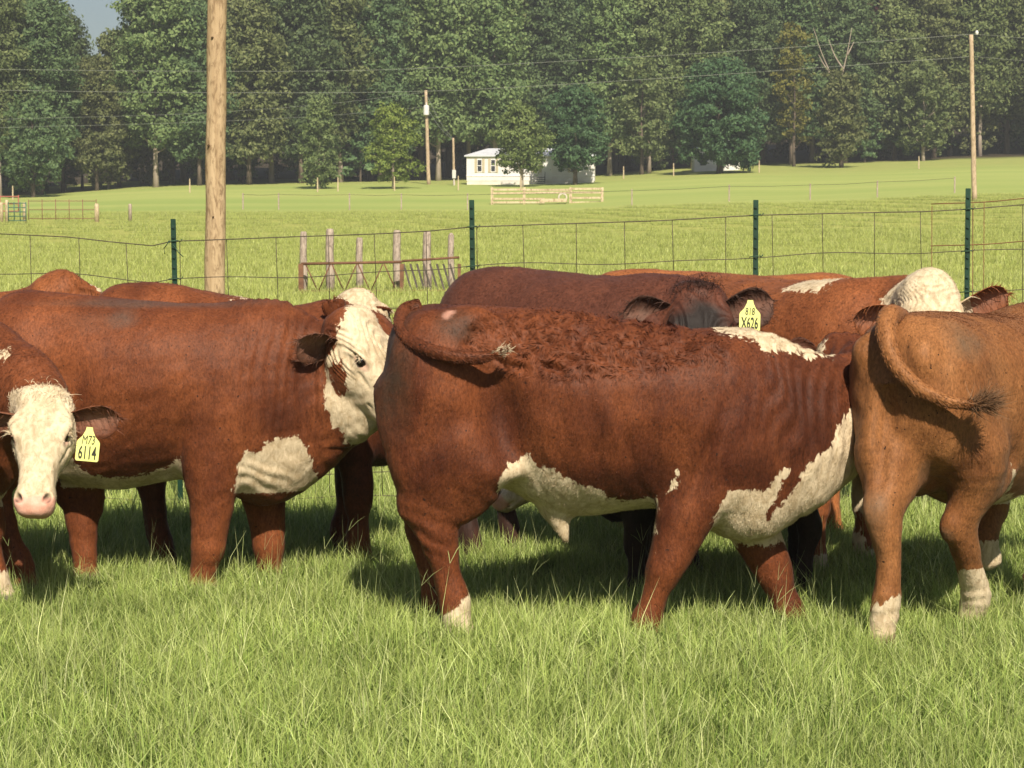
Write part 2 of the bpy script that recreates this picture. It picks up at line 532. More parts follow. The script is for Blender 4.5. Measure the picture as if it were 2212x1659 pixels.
tf.tube([(-.2, -.3, tz + .4), (-.2, -.3, tz + .75)], [.05, .04], 6)
obj("transformer", tf.build("transformer", simple_mat("transformer_paint", (.62, .62, .6), (.74, .74, .72), 4, .4), False), p_mid)
p_met, tmm = pole("meter_pole", 979, 298, 981, 390, 216.0, .12, .10, far_wood, "short service pole with a grey meter box between utility pole and mobile home")
obj("meter_box", MB().box((.0, -.16, tmm[2] * .27), (.34, .2, .8)).box((.0, -.14, tmm[2] * .12), (.08, .08, .9)).build("meter_box", simple_mat("meter_grey", (.5, .5, .48), (.6, .6, .58), 5, .5)), p_met)

line_m = simple_mat("aluminium_line", (.2, .22, .2), (.30, .32, .28), 3, .5, metal=.3)
def line(pts, d0, d1, r, label, group=None):
    P = []
    Q = catmull(pts, 10)
    for i, (a, b) in enumerate(Q):
        u = (a - Q[0][0]) / (Q[-1][0] - Q[0][0] + 1e-9)
        P.append(W(a, b, d0 + (d1 - d0) * u))
    P = np.array(P)
    b0 = P[0].copy()
    obj("power_line", MB().tube(P - b0, r, 5).build("power_line", line_m, True), loc=b0, label=label, cat="power line", group=group)
line([(-300, 147), (0, 150), (440, 154), (850, 150), (1400, 122), (1800, 96), (2098, 74)], 150, 136, .013, "upper of two long power lines running to the slim pasture pole")
line([(-300, 190), (0, 195), (440, 200), (922, 197), (1400, 171), (1800, 144), (2099, 122)], 150, 136, .013, "lower of two long power lines running to the slim pasture pole")
line([(2098, 74), (2150, 77), (2212, 82), (2500, 96)], 136, 128, .013, "short upper power line leaving the slim pasture pole toward the east")
line([(2099, 122), (2150, 126), (2212, 131), (2500, 145)], 136, 128, .013, "short lower power line leaving the slim pasture pole toward the east")
line([(-300, 272), (0, 258), (400, 246), (700, 225), (920, 199)], 180, 222, .014, "power line sagging to the top of the transformer pole")
line([(-300, 288), (0, 276), (400, 265), (700, 250), (920, 231)], 180, 222, .014, "power line sagging to the transformer")
line([(921, 203), (950, 262), (979, 300)], 222, 216, .018, "steep service wire from the pole top down to the meter pole")
line([(922, 232), (950, 275), (979, 303)], 222, 216, .018, "slack service wire from the transformer down to the meter pole")

# ------------------------------------------------------------------ old posts with rusty feeder panel in the meadow
rust_bar = simple_mat("rusty_bar", (.10, .05, .03), (.22, .11, .06), 6, .8)
dark_bar = simple_mat("dark_bar", (.05, .045, .04), (.12, .10, .085), 6, .8)
op = [(655, 500, 50.0, .085), (712, 494, 50.5, .10), (776, 513, 51.2, .085), (857, 497, 50.2, .095), (922, 500, 50.6, .10), (974, 503, 51.0, .075)]
lb = ["weathered grey post at the free end of the rusty feeder rail", "tallest weathered grey post behind the rusty feeder rail with a flat top", "short weathered grey post standing back between two taller posts",
      "weathered grey post where the rusty rail meets the barred panel", "wide weathered grey post behind the dark barred panel", "thin weathered grey post with a pointed top at the end of the barred panel"]
for (px, py, d, r), l in zip(op, lb):
    t = W(px, py, d); zb = float(gz(t[0], d))
    h = t[2] - zb
    P = np.array([(0, 0, -.2), (.01, 0, h * .3), (-.008, 0, h * .6), (.005, 0, h - .06), (.006, 0, h)])
    obj("old_post", MB().tube(P, [r * 1.05, r, r * .95, r * .9, r * (.35 if "pointed" in l else .7)], 9).build("old_post", grey_wood, True), loc=(t[0], d, zb), label=l, cat="post", group="old posts around the feeder")
fx0, fx1, fxm = W(650, 570, 49.6), W(992, 562, 49.6), W(868, 566, 49.6)
zb = float(gz((fx0[0] + fx1[0]) / 2, 49.6))
fd = obj("hay_feeder", None, loc=(fx0[0], 49.6, zb), label="long rusty feeder rail with crossed braces and dark slanted bars in the meadow", cat="feeder")
zt = fx0[2] - zb
Lm, L1 = fxm[0] - fx0[0], fx1[0] - fx0[0]
zt1 = fx1[2] - zb + .06
obj("top_rail", MB().tube([(0, 0, zt), (Lm, 0, zt + .04)], .03, 8).build("top_rail", rust_bar, True), fd)
obj("top_rail", MB().tube([(Lm, 0, zt + .06), (L1, 0, zt1)], .026, 8).build("top_rail", rust_bar, True), fd)
obj("bottom_rail", MB().tube([(0, 0, .06), (L1, 0, .08)], .024, 8).build("bottom_rail", rust_bar, True), fd)
for i in range(7):
    x0 = .1 + i * (Lm - .2) / 7
    obj("brace", MB().tube([(x0, 0, zt), (x0 + .26, 0, .08)] if i % 2 == 0 else [(x0, 0, .08), (x0 + .26, 0, zt)], .016, 6).build("brace", rust_bar, True), fd)
for i in range(8):
    x0 = Lm + .05 + i * (L1 - Lm - .1) / 8
    obj("slant_bar", MB().box((x0 + .08, 0, zt / 2 + .02), (.045, .02, zt * .98), ry=-.28).build("slant_bar", dark_bar), fd)
for xx, ww in ((0, .11), (Lm, .09), (L1, .07)):
    obj("upright", MB().box((xx, 0, zt * .5), (ww, .06, zt)).build("upright", rust_bar), fd)

# ------------------------------------------------------------------ pale board fence section far off
d = 171.0
c0 = W(1063, 447, d); c1 = W(1300, 445, d)
zb = float(gz((c0[0] + c1[0]) / 2, d))
bf = obj("board_fence", None, loc=(c0[0], d, zb), label="short pale timber board fence with four posts and missing boards below the mobile home", cat="fence")
bx = [0, (1132 - 1063) * d / FPX, (1232 - 1063) * d / FPX, (1300 - 1063) * d / FPX]
for x in bx:
    obj("post", MB().box((x, 0, .58), (.2, .2, 1.34)).build("post", pale_wood), bf)
for (i, zs) in ((0, (1.08, .80, .38, .12)), (1, (1.06, .84)), (2, (1.14, .86, .46, .10))):
    for z in zs:
        obj("board", MB().box(((bx[i] + bx[i + 1]) / 2, -.125, z), (bx[i + 1] - bx[i] - .02, .045, .15), ry=random.uniform(-.006, .006)).build("board", pale_wood), bf)
for z in (.38, .12):
    obj("board", MB().box((bx[1] + .8, -.15, z), (1.5, .045, .14)).build("board", pale_wood), bf)
tr2 = W(1195, 444, d - .8)
obj("feed_trough", MB().box((0, 0, .18), (2.0, .6, .06)).box((0, -.3, .26), (2.0, .05, .26)).box((0, .3, .26), (2.0, .05, .26)).box((-1, 0, .26), (.05, .6, .26)).box((1, 0, .26), (.05, .6, .26)).build("feed_trough", pale_wood), loc=(tr2[0], d - .9, zb), label="low pale feed trough lying in front of the board fence gap", cat="trough")
ring = [(math.cos(t) * .3, 0, .42 + math.sin(t) * .3) for t in np.linspace(0, 6.28, 15)]
obj("tyre_ring", MB().tube(ring, .07, 8, False).build("tyre_ring", simple_mat("pale_rubber", (.5, .45, .36), (.6, .54, .44), 6), True), loc=(W(1228, 440, d)[0] - .45, d - .35, zb + .05), label="pale ring leaning on the third post of the board fence", cat="ring")

# ------------------------------------------------------------------ distant wire fence posts, gates on the left
pf = [(525, 437), (602, 434), (755, 437), (867, 434), (1010, 432), (1365, 430), (1575, 432), (1750, 432), (1895, 428), (2062, 425)]
dfence = obj("pasture_fence", None, loc=(0, 158, float(gz(0, 158))), label="thin line of small posts and wire crossing the pasture far off", cat="fence")
zoff = dfence.location[2]
prev = None
for px, py in pf:
    w = W(px, py, 158); z = float(gz(w[0], 158)) - zoff
    obj("post", MB().box((w[0], 0, z + .5), (.09, .09, 1.3)).build("post", grey_wood), dfence)
    if prev is not None:
        obj("wire", MB().tube([(prev[0], -.05, prev[1] + 1.05), ((prev[0] + w[0]) / 2, -.05, (prev[1] + z) / 2 + 1.0), (w[0], -.05, z + 1.05)], .012, 4).build("wire", wire_m), dfence)
    prev = (w[0], z)
wf2 = [(28, 445), (410, 408), (482, 407), (686, 400), (730, 398), (852, 397), (990, 400), (1125, 398), (1347, 380), (1455, 378), (1640, 352), (1985, 345)]
for px, py in wf2:
    dd = 200 if px < 1300 else 225
    w = W(px, py, dd); z = float(gz(w[0], dd))
    obj("stake", MB().tube([(0, 0, -.2), (0, 0, 1.0), (0, 0, 1.25)], [.07, .06, .03], 6).build("stake", pale_wood), loc=(w[0], dd, z), label="small pale fence stake standing along the edge of the wood", cat="stake", group="stakes along the wood edge")

gate_g = simple_mat("green_gate", (.03, .10, .07), (.06, .15, .11), 4, .5)
gate_r = simple_mat("rusty_gate", (.16, .07, .045), (.26, .12, .08), 4, .7)
def gate(px0, px1, pyb, d, h, nr, mat, label, nup=4, r=.03):
    a, b = W(px0, pyb, d), W(px1, pyb, d)
    L = b[0] - a[0]
    g0 = obj("gate", None, loc=(a[0], d, float(gz((a[0] + b[0]) / 2, d)) + .12), label=label, cat="gate")
    for i in range(nr):
        z = h * (i + .15) / (nr - .7)
        obj("rail", MB().tube([(0, 0, z), (L, 0, z)], r, 6).build("rail", mat, True), g0)
    for i in range(nup):
        x = L * i / (nup - 1)
        obj("upright", MB().tube([(x, 0, 0), (x, 0, h * 1.02)], r, 6).build("upright", mat, True), g0)
gate(18, 56, 461, 128, 1.05, 5, gate_g, "small green pipe gate at the edge of the pasture", 4)
gate(62, 208, 462, 130, 1.15, 3, gate_r, "long low rusty pipe gate between pale posts", 6, .022)
gate(-40, 40, 436, 150, 1.1, 3, simple_mat("red_gate", (.30, .08, .06), (.42, .13, .1), 4, .6), "faded red pipe gate under the trees", 3, .04)
for px, py, h, l in ((3, 466, 1.15, "round pale post left of the small green gate"), (15, 465, 1.3, "round pale post hinging the small green gate"), (53, 464, 1.15, "round pale post between green gate and rusty gate"),
                  (209, 461, 1.05, "thick pale post with a white cap ending the rusty gate"), (281, 459, 1.0, "single slim post beyond the rusty gate")):
    w = W(px, py, 129); z = float(gz(w[0], 129))
    obj("gate_post", MB().tube([(0, 0, -.2), (0, 0, h * .9), (0, 0, h)], [.14 if px == 209 else .11, .13 if px == 209 else .10, .09], 9).build("gate_post", grey_wood if px == 281 else pale_wood, True), loc=(w[0], 129, z), label=l, cat="post")

# ------------------------------------------------------------------ mobile home and outbuilding
def siding(name, c, c2, sc):
    m, nt, p = new_mat(name); g = N(nt)
    co = g.coords()
    sep = g.n("ShaderNodeSeparateXYZ"); g.l(co, sep.inputs[0])
    f = g.noise(co, 1.2, 3)
    g.l(g.mix(g.rng(f, .35, .7), c, c2), p.inputs["Base Color"])
    w = g.math('FRACT', g.math('MULTIPLY', sep.outputs[0], sc))
    g.bump(w, .4, .03, p)
    p.inputs["Roughness"].default_value = .55
    return m
white_s = siding("white_siding", (.74, .72, .70), (.66, .63, .60), 4)
skirt_m = siding("white_skirt", (.70, .67, .62), (.58, .54, .49), 6)
roof_m = siding("metal_roof", (.60, .62, .66), (.50, .52, .56), 2)
shut_m = simple_mat("beige_shutter", (.42, .37, .25), (.50, .44, .31), 8, .7)
glass_m, _, gp = new_mat("window_glass"); gp.inputs["Base Color"].default_value = (.03, .035, .045, 1); gp.inputs["Roughness"].default_value = .08
trim_m = simple_mat("white_trim", (.72, .71, .69), (.78, .77, .75), 4, .5)
step_m = simple_mat("dark_steps", (.06, .06, .07), (.12, .12, .13), 5, .7)
d = 218.0
a = W(1008, 398, d); b = W(1284, 398, d)
zb = float(gz((a[0] + b[0]) / 2, d)) - .05
HL, HW_, HH = b[0] - a[0], 4.6, 2.85
hrot = rad(-3)
house = obj("mobile_home", None, loc=(a[0], d, zb), rz=hrot, label="long white mobile home with pale metal roof and beige shutters below the wood", cat="house")
hw = MB(); hw.box((HL / 2, HW_ / 2, .4 + (HH - .4) / 2), (HL, HW_, HH - .4))
wall = obj("wall", hw.build("wall", white_s), house)
obj("skirting", MB().box((HL / 2, HW_ / 2, .3), (HL - .06, HW_ - .06, 1.1)).build("skirting", skirt_m), house)
obj("belt_trim", MB().box((HL / 2, -.02, .87), (HL + .04, .05, .09)).build("belt_trim", trim_m), house)
e = .22
z0, z1 = HH - .02, HH + .72
Vr = [(-e, -e, z0), (HL + e, -e, z0), (HL + e, HW_ + e, z0), (-e, HW_ + e, z0), (1.9, HW_ / 2, z1), (HL - 1.9, HW_ / 2, z1),
      (-e, -e, z0 - .12), (HL + e, -e, z0 - .12), (HL + e, HW_ + e, z0 - .12), (-e, HW_ + e, z0 - .12)]
obj("roof", MB().add(Vr, [(0, 1, 5, 4), (1, 2, 5), (2, 3, 4, 5), (3, 0, 4), (6, 7, 1, 0), (7, 8, 2, 1), (8, 9, 3, 2), (9, 6, 0, 3), (9, 8, 7, 6)]).build("roof", roof_m), house)
for wx in (1.25, 2.55, 6.7, 10.2):
    wd = obj("window", MB().box((wx, -.02, 1.85), (.46, .07, 1.25)).build("window", trim_m), house)
    for zc in (1.56, 2.14):
        obj("pane", MB().box((wx, -.06, zc), (.36, .02, .5)).build("pane", glass_m), wd)
    for sx in (-.36, .36):
        obj("shutter", MB().box((wx + sx, -.03, 1.85), (.24, .06, 1.3)).build("shutter", shut_m), wd)
dr = obj("door", MB().box((7.7, -.03, 1.5), (.9, .08, 1.95)).build("door", trim_m), house)
obj("handle", MB().box((8.05, -.09, 1.45), (.06, .06, .06)).build("handle", step_m), dr)
for i in range(4):
    obj("step", MB().box((6.9, -1.5 + i * .3, .1 + i * .2), (1.3, .3, .06)).build("step", step_m), house)
for xx in (6.25, 7.55):
    hr = obj("handrail", MB().box((xx, -.9, .75), (.06, 1.4, .06), rx=.4).build("handrail", step_m), house)
    for i in range(4):
        obj("baluster", MB().box((xx, -1.5 + i * .35, .45 + i * .14), (.05, .05, .8)).build("baluster", step_m), hr)

d = 236.0
a = W(1500, 374, d); b = W(1598, 374, d)
zb = float(gz((a[0] + b[0]) / 2, d)) - .1
L = b[0] - a[0]
shed = obj("white_shed", None, loc=(a[0], d, zb), label="low white house half hidden under the big round tree", cat="house")
obj("wall", MB().box((L / 2, 2, 1.2), (L, 4, 2.4)).build("wall", white_s), shed)
obj("roof", MB().add([(-.3, -.3, 2.4), (L + .3, -.3, 2.4), (L + .3, 4.3, 2.4), (-.3, 4.3, 2.4), (-.3, 2, 3.5), (L + .3, 2, 3.5)], [(0, 1, 5, 4), (2, 3, 4, 5), (1, 2, 5), (3, 0, 4), (3, 2, 1, 0)]).build("roof", roof_m), shed)
for wx in (.9, 2.6, 4.0):
    wd = obj("window", MB().box((wx, -.02, 1.2), (.62, .07, 1.1)).build("window", step_m), shed)
    obj("pane", MB().box((wx, -.06, 1.2), (.5, .02, .95)).build("pane", glass_m), wd)
# ------------------------------------------------------------------ trees
def leaf_mat(name, dark, light, hue=.5):
    m, nt, p = new_mat(name); g = N(nt)
    r = g.attr("rnd")
    oi = g.n("ShaderNodeObjectInfo")
    c = g.mix(r, dark, light)
    hs = g.n("ShaderNodeHueSaturation"); g.l(c, hs.inputs["Color"])
    g.l(g.rng(oi.outputs["Random"], 0, 1, hue - .022, hue + .012), hs.inputs["Hue"])
    g.l(g.rng(oi.outputs["Random"], 0, 1, .78, 1.2), hs.inputs["Value"])
    g.l(hs.outputs[0], p.inputs["Base Color"])
    p.inputs["Roughness"].default_value = .6
    p.inputs["Specular IOR Level"].default_value = .2
    tr = g.n("ShaderNodeBsdfTranslucent"); g.l(hs.outputs[0], tr.inputs[0])
    mx = g.n("ShaderNodeMixShader"); mx.inputs[0].default_value = .2
    g.l(p.outputs[0], mx.inputs[1]); g.l(tr.outputs[0], mx.inputs[2])
    g.l(mx.outputs[0], nt.nodes["Material Output"].inputs[0])
    return m
bark_m = simple_mat("bark", (.07, .055, .04), (.16, .125, .095), 3, .9, (1, 1, .25), .6, .05)
pale_bark = simple_mat("pale_bark", (.26, .21, .165), (.40, .34, .28), 3, .9, (1, 1, .25), .4, .04)

def crown_leaves(rng, lobes, per, size):
    Vs, Fs, Ns, Rs = [], [], [], []
    n0 = 0
    for (c, R) in lobes:
        n = int(per * (R[0] * R[2]))
        d = rng.normal(size=(n, 3)); d[:, 2] = d[:, 2] * .9 + .22
        d /= np.linalg.norm(d, axis=1, keepdims=True)
        # small twigs: leaves gather round a few dozen centres of the lobe's shell
        k = max(6, n // 16)
        cd = rng.normal(size=(k, 3)); cd[:, 2] = cd[:, 2] * .8 + .25
        cd /= np.linalg.norm(cd, axis=1, keepdims=True)
        pick = rng.integers(0, k, n)
        rr = rng.uniform(.62, 1.08, k)
        p = c + cd[pick] * rr[pick][:, None] * R + rng.normal(0, .17, (n, 3)) * R
        nn = cd[pick] * .75 + rng.normal(0, .5, (n, 3)) + np.array([0, 0, .15])
        nn /= np.linalg.norm(nn, axis=1, keepdims=True)
        a = np.cross(nn, rng.normal(size=(n, 3))); a /= np.linalg.norm(a, axis=1, keepdims=True) + 1e-9
        b = np.cross(nn, a)
        s = size * rng.uniform(.55, 1.25, n)[:, None]
        V = np.stack([p - a * s, p + b * s * .55 - a * s * .1, p + a * s, p - b * s * .55 + a * s * .15], 1)
        Vs.append(V.reshape(-1, 3)); i0 = n0 + np.arange(n) * 4
        Fs.append(np.stack([i0, i0 + 1, i0 + 2, i0 + 3], 1)); n0 += n * 4
        Ns.append(np.repeat(nn, 4, 0)); Rs.append(np.repeat(np.clip(rng.normal(.45, .22, n) + .15 * (rng.random(k)[pick] - .5), 0, 1), 4))
    return np.concatenate(Vs), np.concatenate(Fs), np.concatenate(Ns), np.concatenate(Rs)

def make_tree(rng, H, clear, rx, nl, mat, bark, size=.27, per=170, top=1.0, shape="oak", lr=(1.6, 2.7), tr=.3):
    lobes = []
    ch = H - clear
    for i in range(nl):
        t = (i + rng.random()) / nl
        if shape == "cone":
            w = rx * (1.02 - t) ** .8 * (.35 + .65 * min(1, t * 6))
        elif shape == "round":
            w = rx * math.sqrt(max(.02, 1 - (2 * t - .86) ** 2 / 1.3))
        else:
            w = rx * (.55 + .45 * math.sin(math.pi * min(1, t * 1.05) ** .8)) * (1 if t < .8 else 1 - (t - .8) * 2.6)
        th = i * 2.4 + rng.uniform(-.5, .5)
        q = rng.uniform(.45, 1.0) * w * .78
        R = rng.uniform(*lr)
        lobes.append((np.array([math.cos(th) * q, math.sin(th) * q, clear + t * ch * top]), np.array([R, R, R * rng.uniform(.55, .8)])))
    V, F, Nn, Rr = crown_leaves(rng, lobes, per, size)
    crown = mesh_np("crown", V, F, mat, False, {"rnd": Rr})
    mb = MB()
    n = 9
    P = np.array([(math.sin(k * .9 + H) * .02 * k * tr * 3, math.cos(k * 1.1 + H) * .02 * k * tr * 3, H * .9 * k / n - (.3 if k == 0 else 0)) for k in range(n + 1)])
    R = tr * (1 - .85 * np.linspace(0, 1, n + 1)); R[0] *= 1.35
    mb.tube(P, R, 9)
    for (c, Rl) in lobes[:: max(1, len(lobes) // 10)]:
        z0 = min(max(clear * .75, c[2] - abs(c[0]) * .7 - 1.2), H * .8)
        k = z0 / (H * .9) * n
        b0 = np.array([np.interp(k, range(n + 1), P[:, j]) for j in range(3)])
        mid = (b0 + c) / 2 + np.array([0, 0, -.25])
        mb.tube(catmull([b0, mid, c], 3), np.linspace(tr * .3, tr * .06, 7), 6)
    return mb.build("trunk", bark, True), crown

def put_tree(name, me, px, d, scale, label, group=None, rz=0.0, py=None, sz=None):
    x = (px - CX) / FPX * d
    z = float(gz(x, d))
    o = obj(name, None, loc=(x, d, z - .05), rz=rz, label=label, cat="tree", group=group)
    o.scale = (scale, scale, sz or scale)
    obj("trunk", me[0], o); obj("crown", me[1], o)
    return o

tg = np.random.default_rng(21)
lm_a = leaf_mat("oak_leaves", (.065, .108, .038), (.215, .27, .10))
lm_b = leaf_mat("dark_leaves", (.045, .09, .038), (.155, .225, .09))
lm_c = leaf_mat("olive_leaves", (.07, .10, .036), (.215, .245, .095))
lm_d = leaf_mat("bright_leaves", (.10, .17, .03), (.27, .35, .08))
lm_n = leaf_mat("glossy_dark_leaves", (.032, .080, .036), (.10, .175, .072))
lm_s = leaf_mat("shade_tree_leaves", (.09, .15, .048), (.25, .335, .105))
lm_r = leaf_mat("red_leaves", (.05, .018, .016), (.12, .04, .032))
lm_y = leaf_mat("yellowing_leaves", (.09, .105, .02), (.23, .21, .05))
P_oak = [make_tree(tg, 23, 5.2, 5.2, 46, lm_a, pale_bark), make_tree(tg, 24, 4.2, 4.9, 46, lm_b, bark_m), make_tree(tg, 21, 3.4, 4.7, 42, lm_c, bark_m), make_tree(tg, 25, 6.5, 4.6, 42, lm_a, pale_bark, tr=.26)]
P_und = [make_tree(tg, 9, 1.0, 2.9, 20, lm_b, bark_m, lr=(.9, 1.5), tr=.12), make_tree(tg, 7.5, .8, 2.7, 18, lm_c, pale_bark, lr=(.9, 1.4), tr=.11)]
lab = ["woodland oak with mid-green crown and pale trunk ", "woodland dark-leaved tree with dense crown ", "woodland olive-tinged tree with heavy boughs ", "woodland slender tree with high crown "]
lab_u = ["small dark understorey tree ", "small olive understorey tree "]
PLACES = [(110, "above the red gate"), (320, "under the gap of sky"), (600, "around the thick near utility pole"), (790, "around the pointed edge tree"), (960, "behind the transformer pole"), (1330, "behind the mobile home"),
          (1460, "beside the drooping edge tree"), (1680, "behind the broad round tree"), (1900, "around the bare dead tree"), (2150, "behind the slim pasture pole"), (9999, "past the slim pasture pole")]
def place(px):
    return next(t for a, t in PLACES if px < a)

def line_d(px):
    return float(np.interp(px, [-400, 0, 440, 1106, 1650, 2212, 2600], [208, 217, 226, 243, 252, 262, 266]))
for row, off in enumerate((0, 7.5, 16, 27, 40, 56)):
    px = -330 + row * 37
    while px < 2560:
        dd = line_d(px) + off + tg.uniform(-2.5, 2.5)
        k = int(tg.integers(0, 4))
        s = tg.uniform(.9, 1.12) * (1 + .04 * row)
        # the wood is lower where the sky shows
        gap = math.exp(-((px - 190) / 110) ** 2)
        if row == 0:
            s *= .82
        s *= 1 - .34 * gap
        if row >= 2 and 60 < px < 330:
            s *= .72
        if row >= 3 and 110 < px < 300:
            px += 90; continue
        put_tree("oak_tree" if k in (0, 3) else "forest_tree", P_oak[k], px, dd, s, lab[k] + place(px) if row < 2 else "deep " + lab[k] + place(px), "trees in the wall of the wood", tg.uniform(0, 6.28))
        px += tg.uniform(84, 132) * (1 if row < 3 else 1.15)
px = -250
while px < 2480:
    if True:
        k = int(tg.integers(0, 2))
        put_tree("understorey_tree", P_und[k], px, line_d(px) + (tg.uniform(-1.5, 9) if tg.random() < .45 and not (950 < px < 1330) else tg.uniform(12, 48)), tg.uniform(.55, 1.05), lab_u[k] + place(px), "understorey trees at the foot of the wood", tg.uniform(0, 6.28))
    px += tg.uniform(22, 75)

# trees one can name: round the houses and along the edge
put_tree("young_tree", make_tree(tg, 8.3, 1.1, 3.1, 34, lm_d, pale_bark, .17, 330, lr=(.8, 1.3), tr=.17), 851, 205, .86, "bright green young tree standing alone in front of the dark wood", rz=.4)
put_tree("pointed_tree", make_tree(tg, 8.6, .7, 2.7, 34, lm_a, pale_bark, .16, 330, shape="cone", lr=(.7, 1.2), tr=.14), 692, 209, .92, "pointed mid-green tree at the wood's edge behind the utility pole", rz=1.4)
put_tree("shade_tree", make_tree(tg, 8.4, 1.9, 3.0, 34, lm_s, pale_bark, .18, 400, lr=(.85, 1.4), tr=.2), 1127, 209, .87, "leafy shade tree with short trunk in front of the mobile home wall", rz=.9)
put_tree("shade_tree", make_tree(tg, 9.8, 1.9, 3.7, 42, lm_n, bark_m, .19, 360, lr=(.9, 1.5), tr=.24), 1242, 212, .9, "taller dark shade tree with leaning trunk at the end of the mobile home", rz=2.1)
put_tree("round_tree", make_tree(tg, 11.5, 1.5, 6.1, 84, lm_n, bark_m, .20, 360, shape="round", lr=(1.0, 1.7), tr=.32), 1553, 226, .93, "broad round dark green tree standing out on the slope over a white house", rz=.2)
put_tree("red_leaved_tree", make_tree(tg, 20, 9, 2.2, 16, lm_r, bark_m, .24, 170, tr=.2), 1862, 262, 1.06, "slim tree with dull red leaves rising among green crowns")
put_tree("vine_covered_tree", make_tree(tg, 17, 3, 2.2, 26, lm_y, bark_m, .22, 190, lr=(.8, 1.5), tr=.2), 1712, 247, .9, "yellow-green vine covered tree at the edge of the wood", rz=.5)
put_tree("edge_tree", make_tree(tg, 13, 2.6, 3.6, 30, lm_c, bark_m, .22, 190, lr=(1., 1.8), tr=.22), 1385, 238, .9, "drooping olive-green tree at the wood's edge beyond the mobile home", rz=.5)
put_tree("edge_tree", make_tree(tg, 10, 1.6, 3.6, 30, lm_a, pale_bark, .22, 190, lr=(1., 1.7), tr=.2), 1990, 252, 1.0, "low spreading green tree at the wood's edge left of the slim pasture pole", rz=.5)
put_tree("edge_tree", make_tree(tg, 9, 1.5, 3.8, 28, lm_b, bark_m, .22, 190, lr=(1., 1.7), tr=.2), 75, 208, .95, "low dark spreading tree over the red gate", rz=1.5)

# bare dead tree with pale forked limbs
def dead_tree(px, d, z0, forks, label, r=.12):
    x = (px - CX) / FPX * d
    zb = float(gz(x, d))
    root = obj("dead_tree", None, loc=(x, d, zb), label=label, cat="tree")
    trunk = MB().tube([(0, 0, -.3), (.1, 0, z0 * .5), (0, 0, z0)], [r * 1.3, r * 1.1, r], 8).build("trunk", pale_bark, True)
    obj("trunk", trunk, root)
    for f in forks:
        P = [W(a, b, d) - np.array([x, d, zb]) for a, b in f]
        obj("limb", MB().tube(catmull(P, 3), np.linspace(r * .85, r * .18, (len(P) - 1) * 3 + 1), 7).build("limb", pale_bark, True), root)
zz = W(1810, 190, 240)[2] - float(gz((1810 - CX) / FPX * 240, 240))
put_tree("edge_tree", make_tree(tg, 10, 1.2, 3.0, 30, lm_c, bark_m, .22, 190, lr=(1., 1.6), tr=.2), 1815, 238, .95, "bushy olive tree growing at the foot of the bare dead tree", rz=2.5)
dead_tree(1812, 240, zz, [[(1812, 192), (1795, 160), (1775, 115), (1757, 60)], [(1812, 192), (1822, 150), (1832, 105), (1840, 60)], [(1822, 150), (1803, 120), (1790, 85)], [(1798, 165), (1780, 140), (1768, 118)], [(1830, 120), (1845, 90)]],
          "bare dead tree with pale forked limbs in front of the green wood")
# ------------------------------------------------------------------ cattle: implicit bodies meshed in numpy
def smin(a, b, k):
    h = np.clip(.5 + .5 * (b - a) / k, 0, 1)
    return b + (a - b) * h - k * h * (1 - h)

def unit(v):
    v = np.asarray(v, float)
    return v / (np.linalg.norm(v) + 1e-12)

class Op:
    def __init__(s, f, lo, hi, k, sub=False):
        s.f, s.lo, s.hi, s.k, s.sub = f, np.asarray(lo), np.asarray(hi), k, sub

def op_chain(pts, k=.05, ref='y', n=3, p=2.0, sub=False):
    """tube through points (x, y, z, r_n, r_s): r_s across the side axis, r_n across the other"""
    Q = catmull(np.asarray(pts, float), n) if n > 1 else np.asarray(pts, float)
    Q[:, 3:] = np.maximum(Q[:, 3:], .004)
    C = Q[:, :3]; mr = Q[:, 3:].max(1)
    lo, hi = (C - mr[:, None]).min(0), (C + mr[:, None]).max(0)
    def f(X, Y, Z):
        out = None
        for i in range(len(C) - 1):
            a, b = C[i], C[i + 1]
            d = b - a; L = np.linalg.norm(d) + 1e-9; T = d / L
            if isinstance(ref, str):
                if ref == 'z':
                    S = unit(np.cross([0, 0, 1.], T))
                else:
                    S = unit(np.array([0, 1., 0]) - T * T[1])
            else:
                S = unit(np.asarray(ref) - T * np.dot(ref, T))
            Nn = np.cross(T, S)
            x, y, z = X - a[0], Y - a[1], Z - a[2]
            al = x * T[0] + y * T[1] + z * T[2]
            t = np.clip(al / L, 0, 1)
            at = al - t * L
            qs = x * S[0] + y * S[1] + z * S[2]
            qn = x * Nn[0] + y * Nn[1] + z * Nn[2]
            rn = Q[i, 3] + (Q[i + 1, 3] - Q[i, 3]) * t
            rs = Q[i, 4] + (Q[i + 1, 4] - Q[i, 4]) * t
            m = np.minimum(rn, rs)
            if p == 2.0:
                v = (np.sqrt((qs / rs) ** 2 + (qn / rn) ** 2 + (at / m) ** 2) - 1) * m
            else:
                v = ((np.abs(qs / rs) ** p + np.abs(qn / rn) ** p + np.abs(at / m) ** p) ** (1 / p) - 1) * m
            out = v if out is None else np.minimum(out, v)
        return out
    return Op(f, lo, hi, k, sub)

def op_ell(c, r, k=.05, A=None, sub=False):
    """ellipsoid; A rows are its axes"""
    c, r = np.asarray(c, float), np.asarray(r, float)
    A = np.eye(3) if A is None else np.asarray([unit(q) for q in A])
    m = r.max()
    def f(X, Y, Z):
        x, y, z = X - c[0], Y - c[1], Z - c[2]
        s = 0
        for i in range(3):
            s = s + ((x * A[i, 0] + y * A[i, 1] + z * A[i, 2]) / r[i]) ** 2
        return (np.sqrt(s) - 1) * r.min()
    return Op(f, c - m, c + m, k, sub)

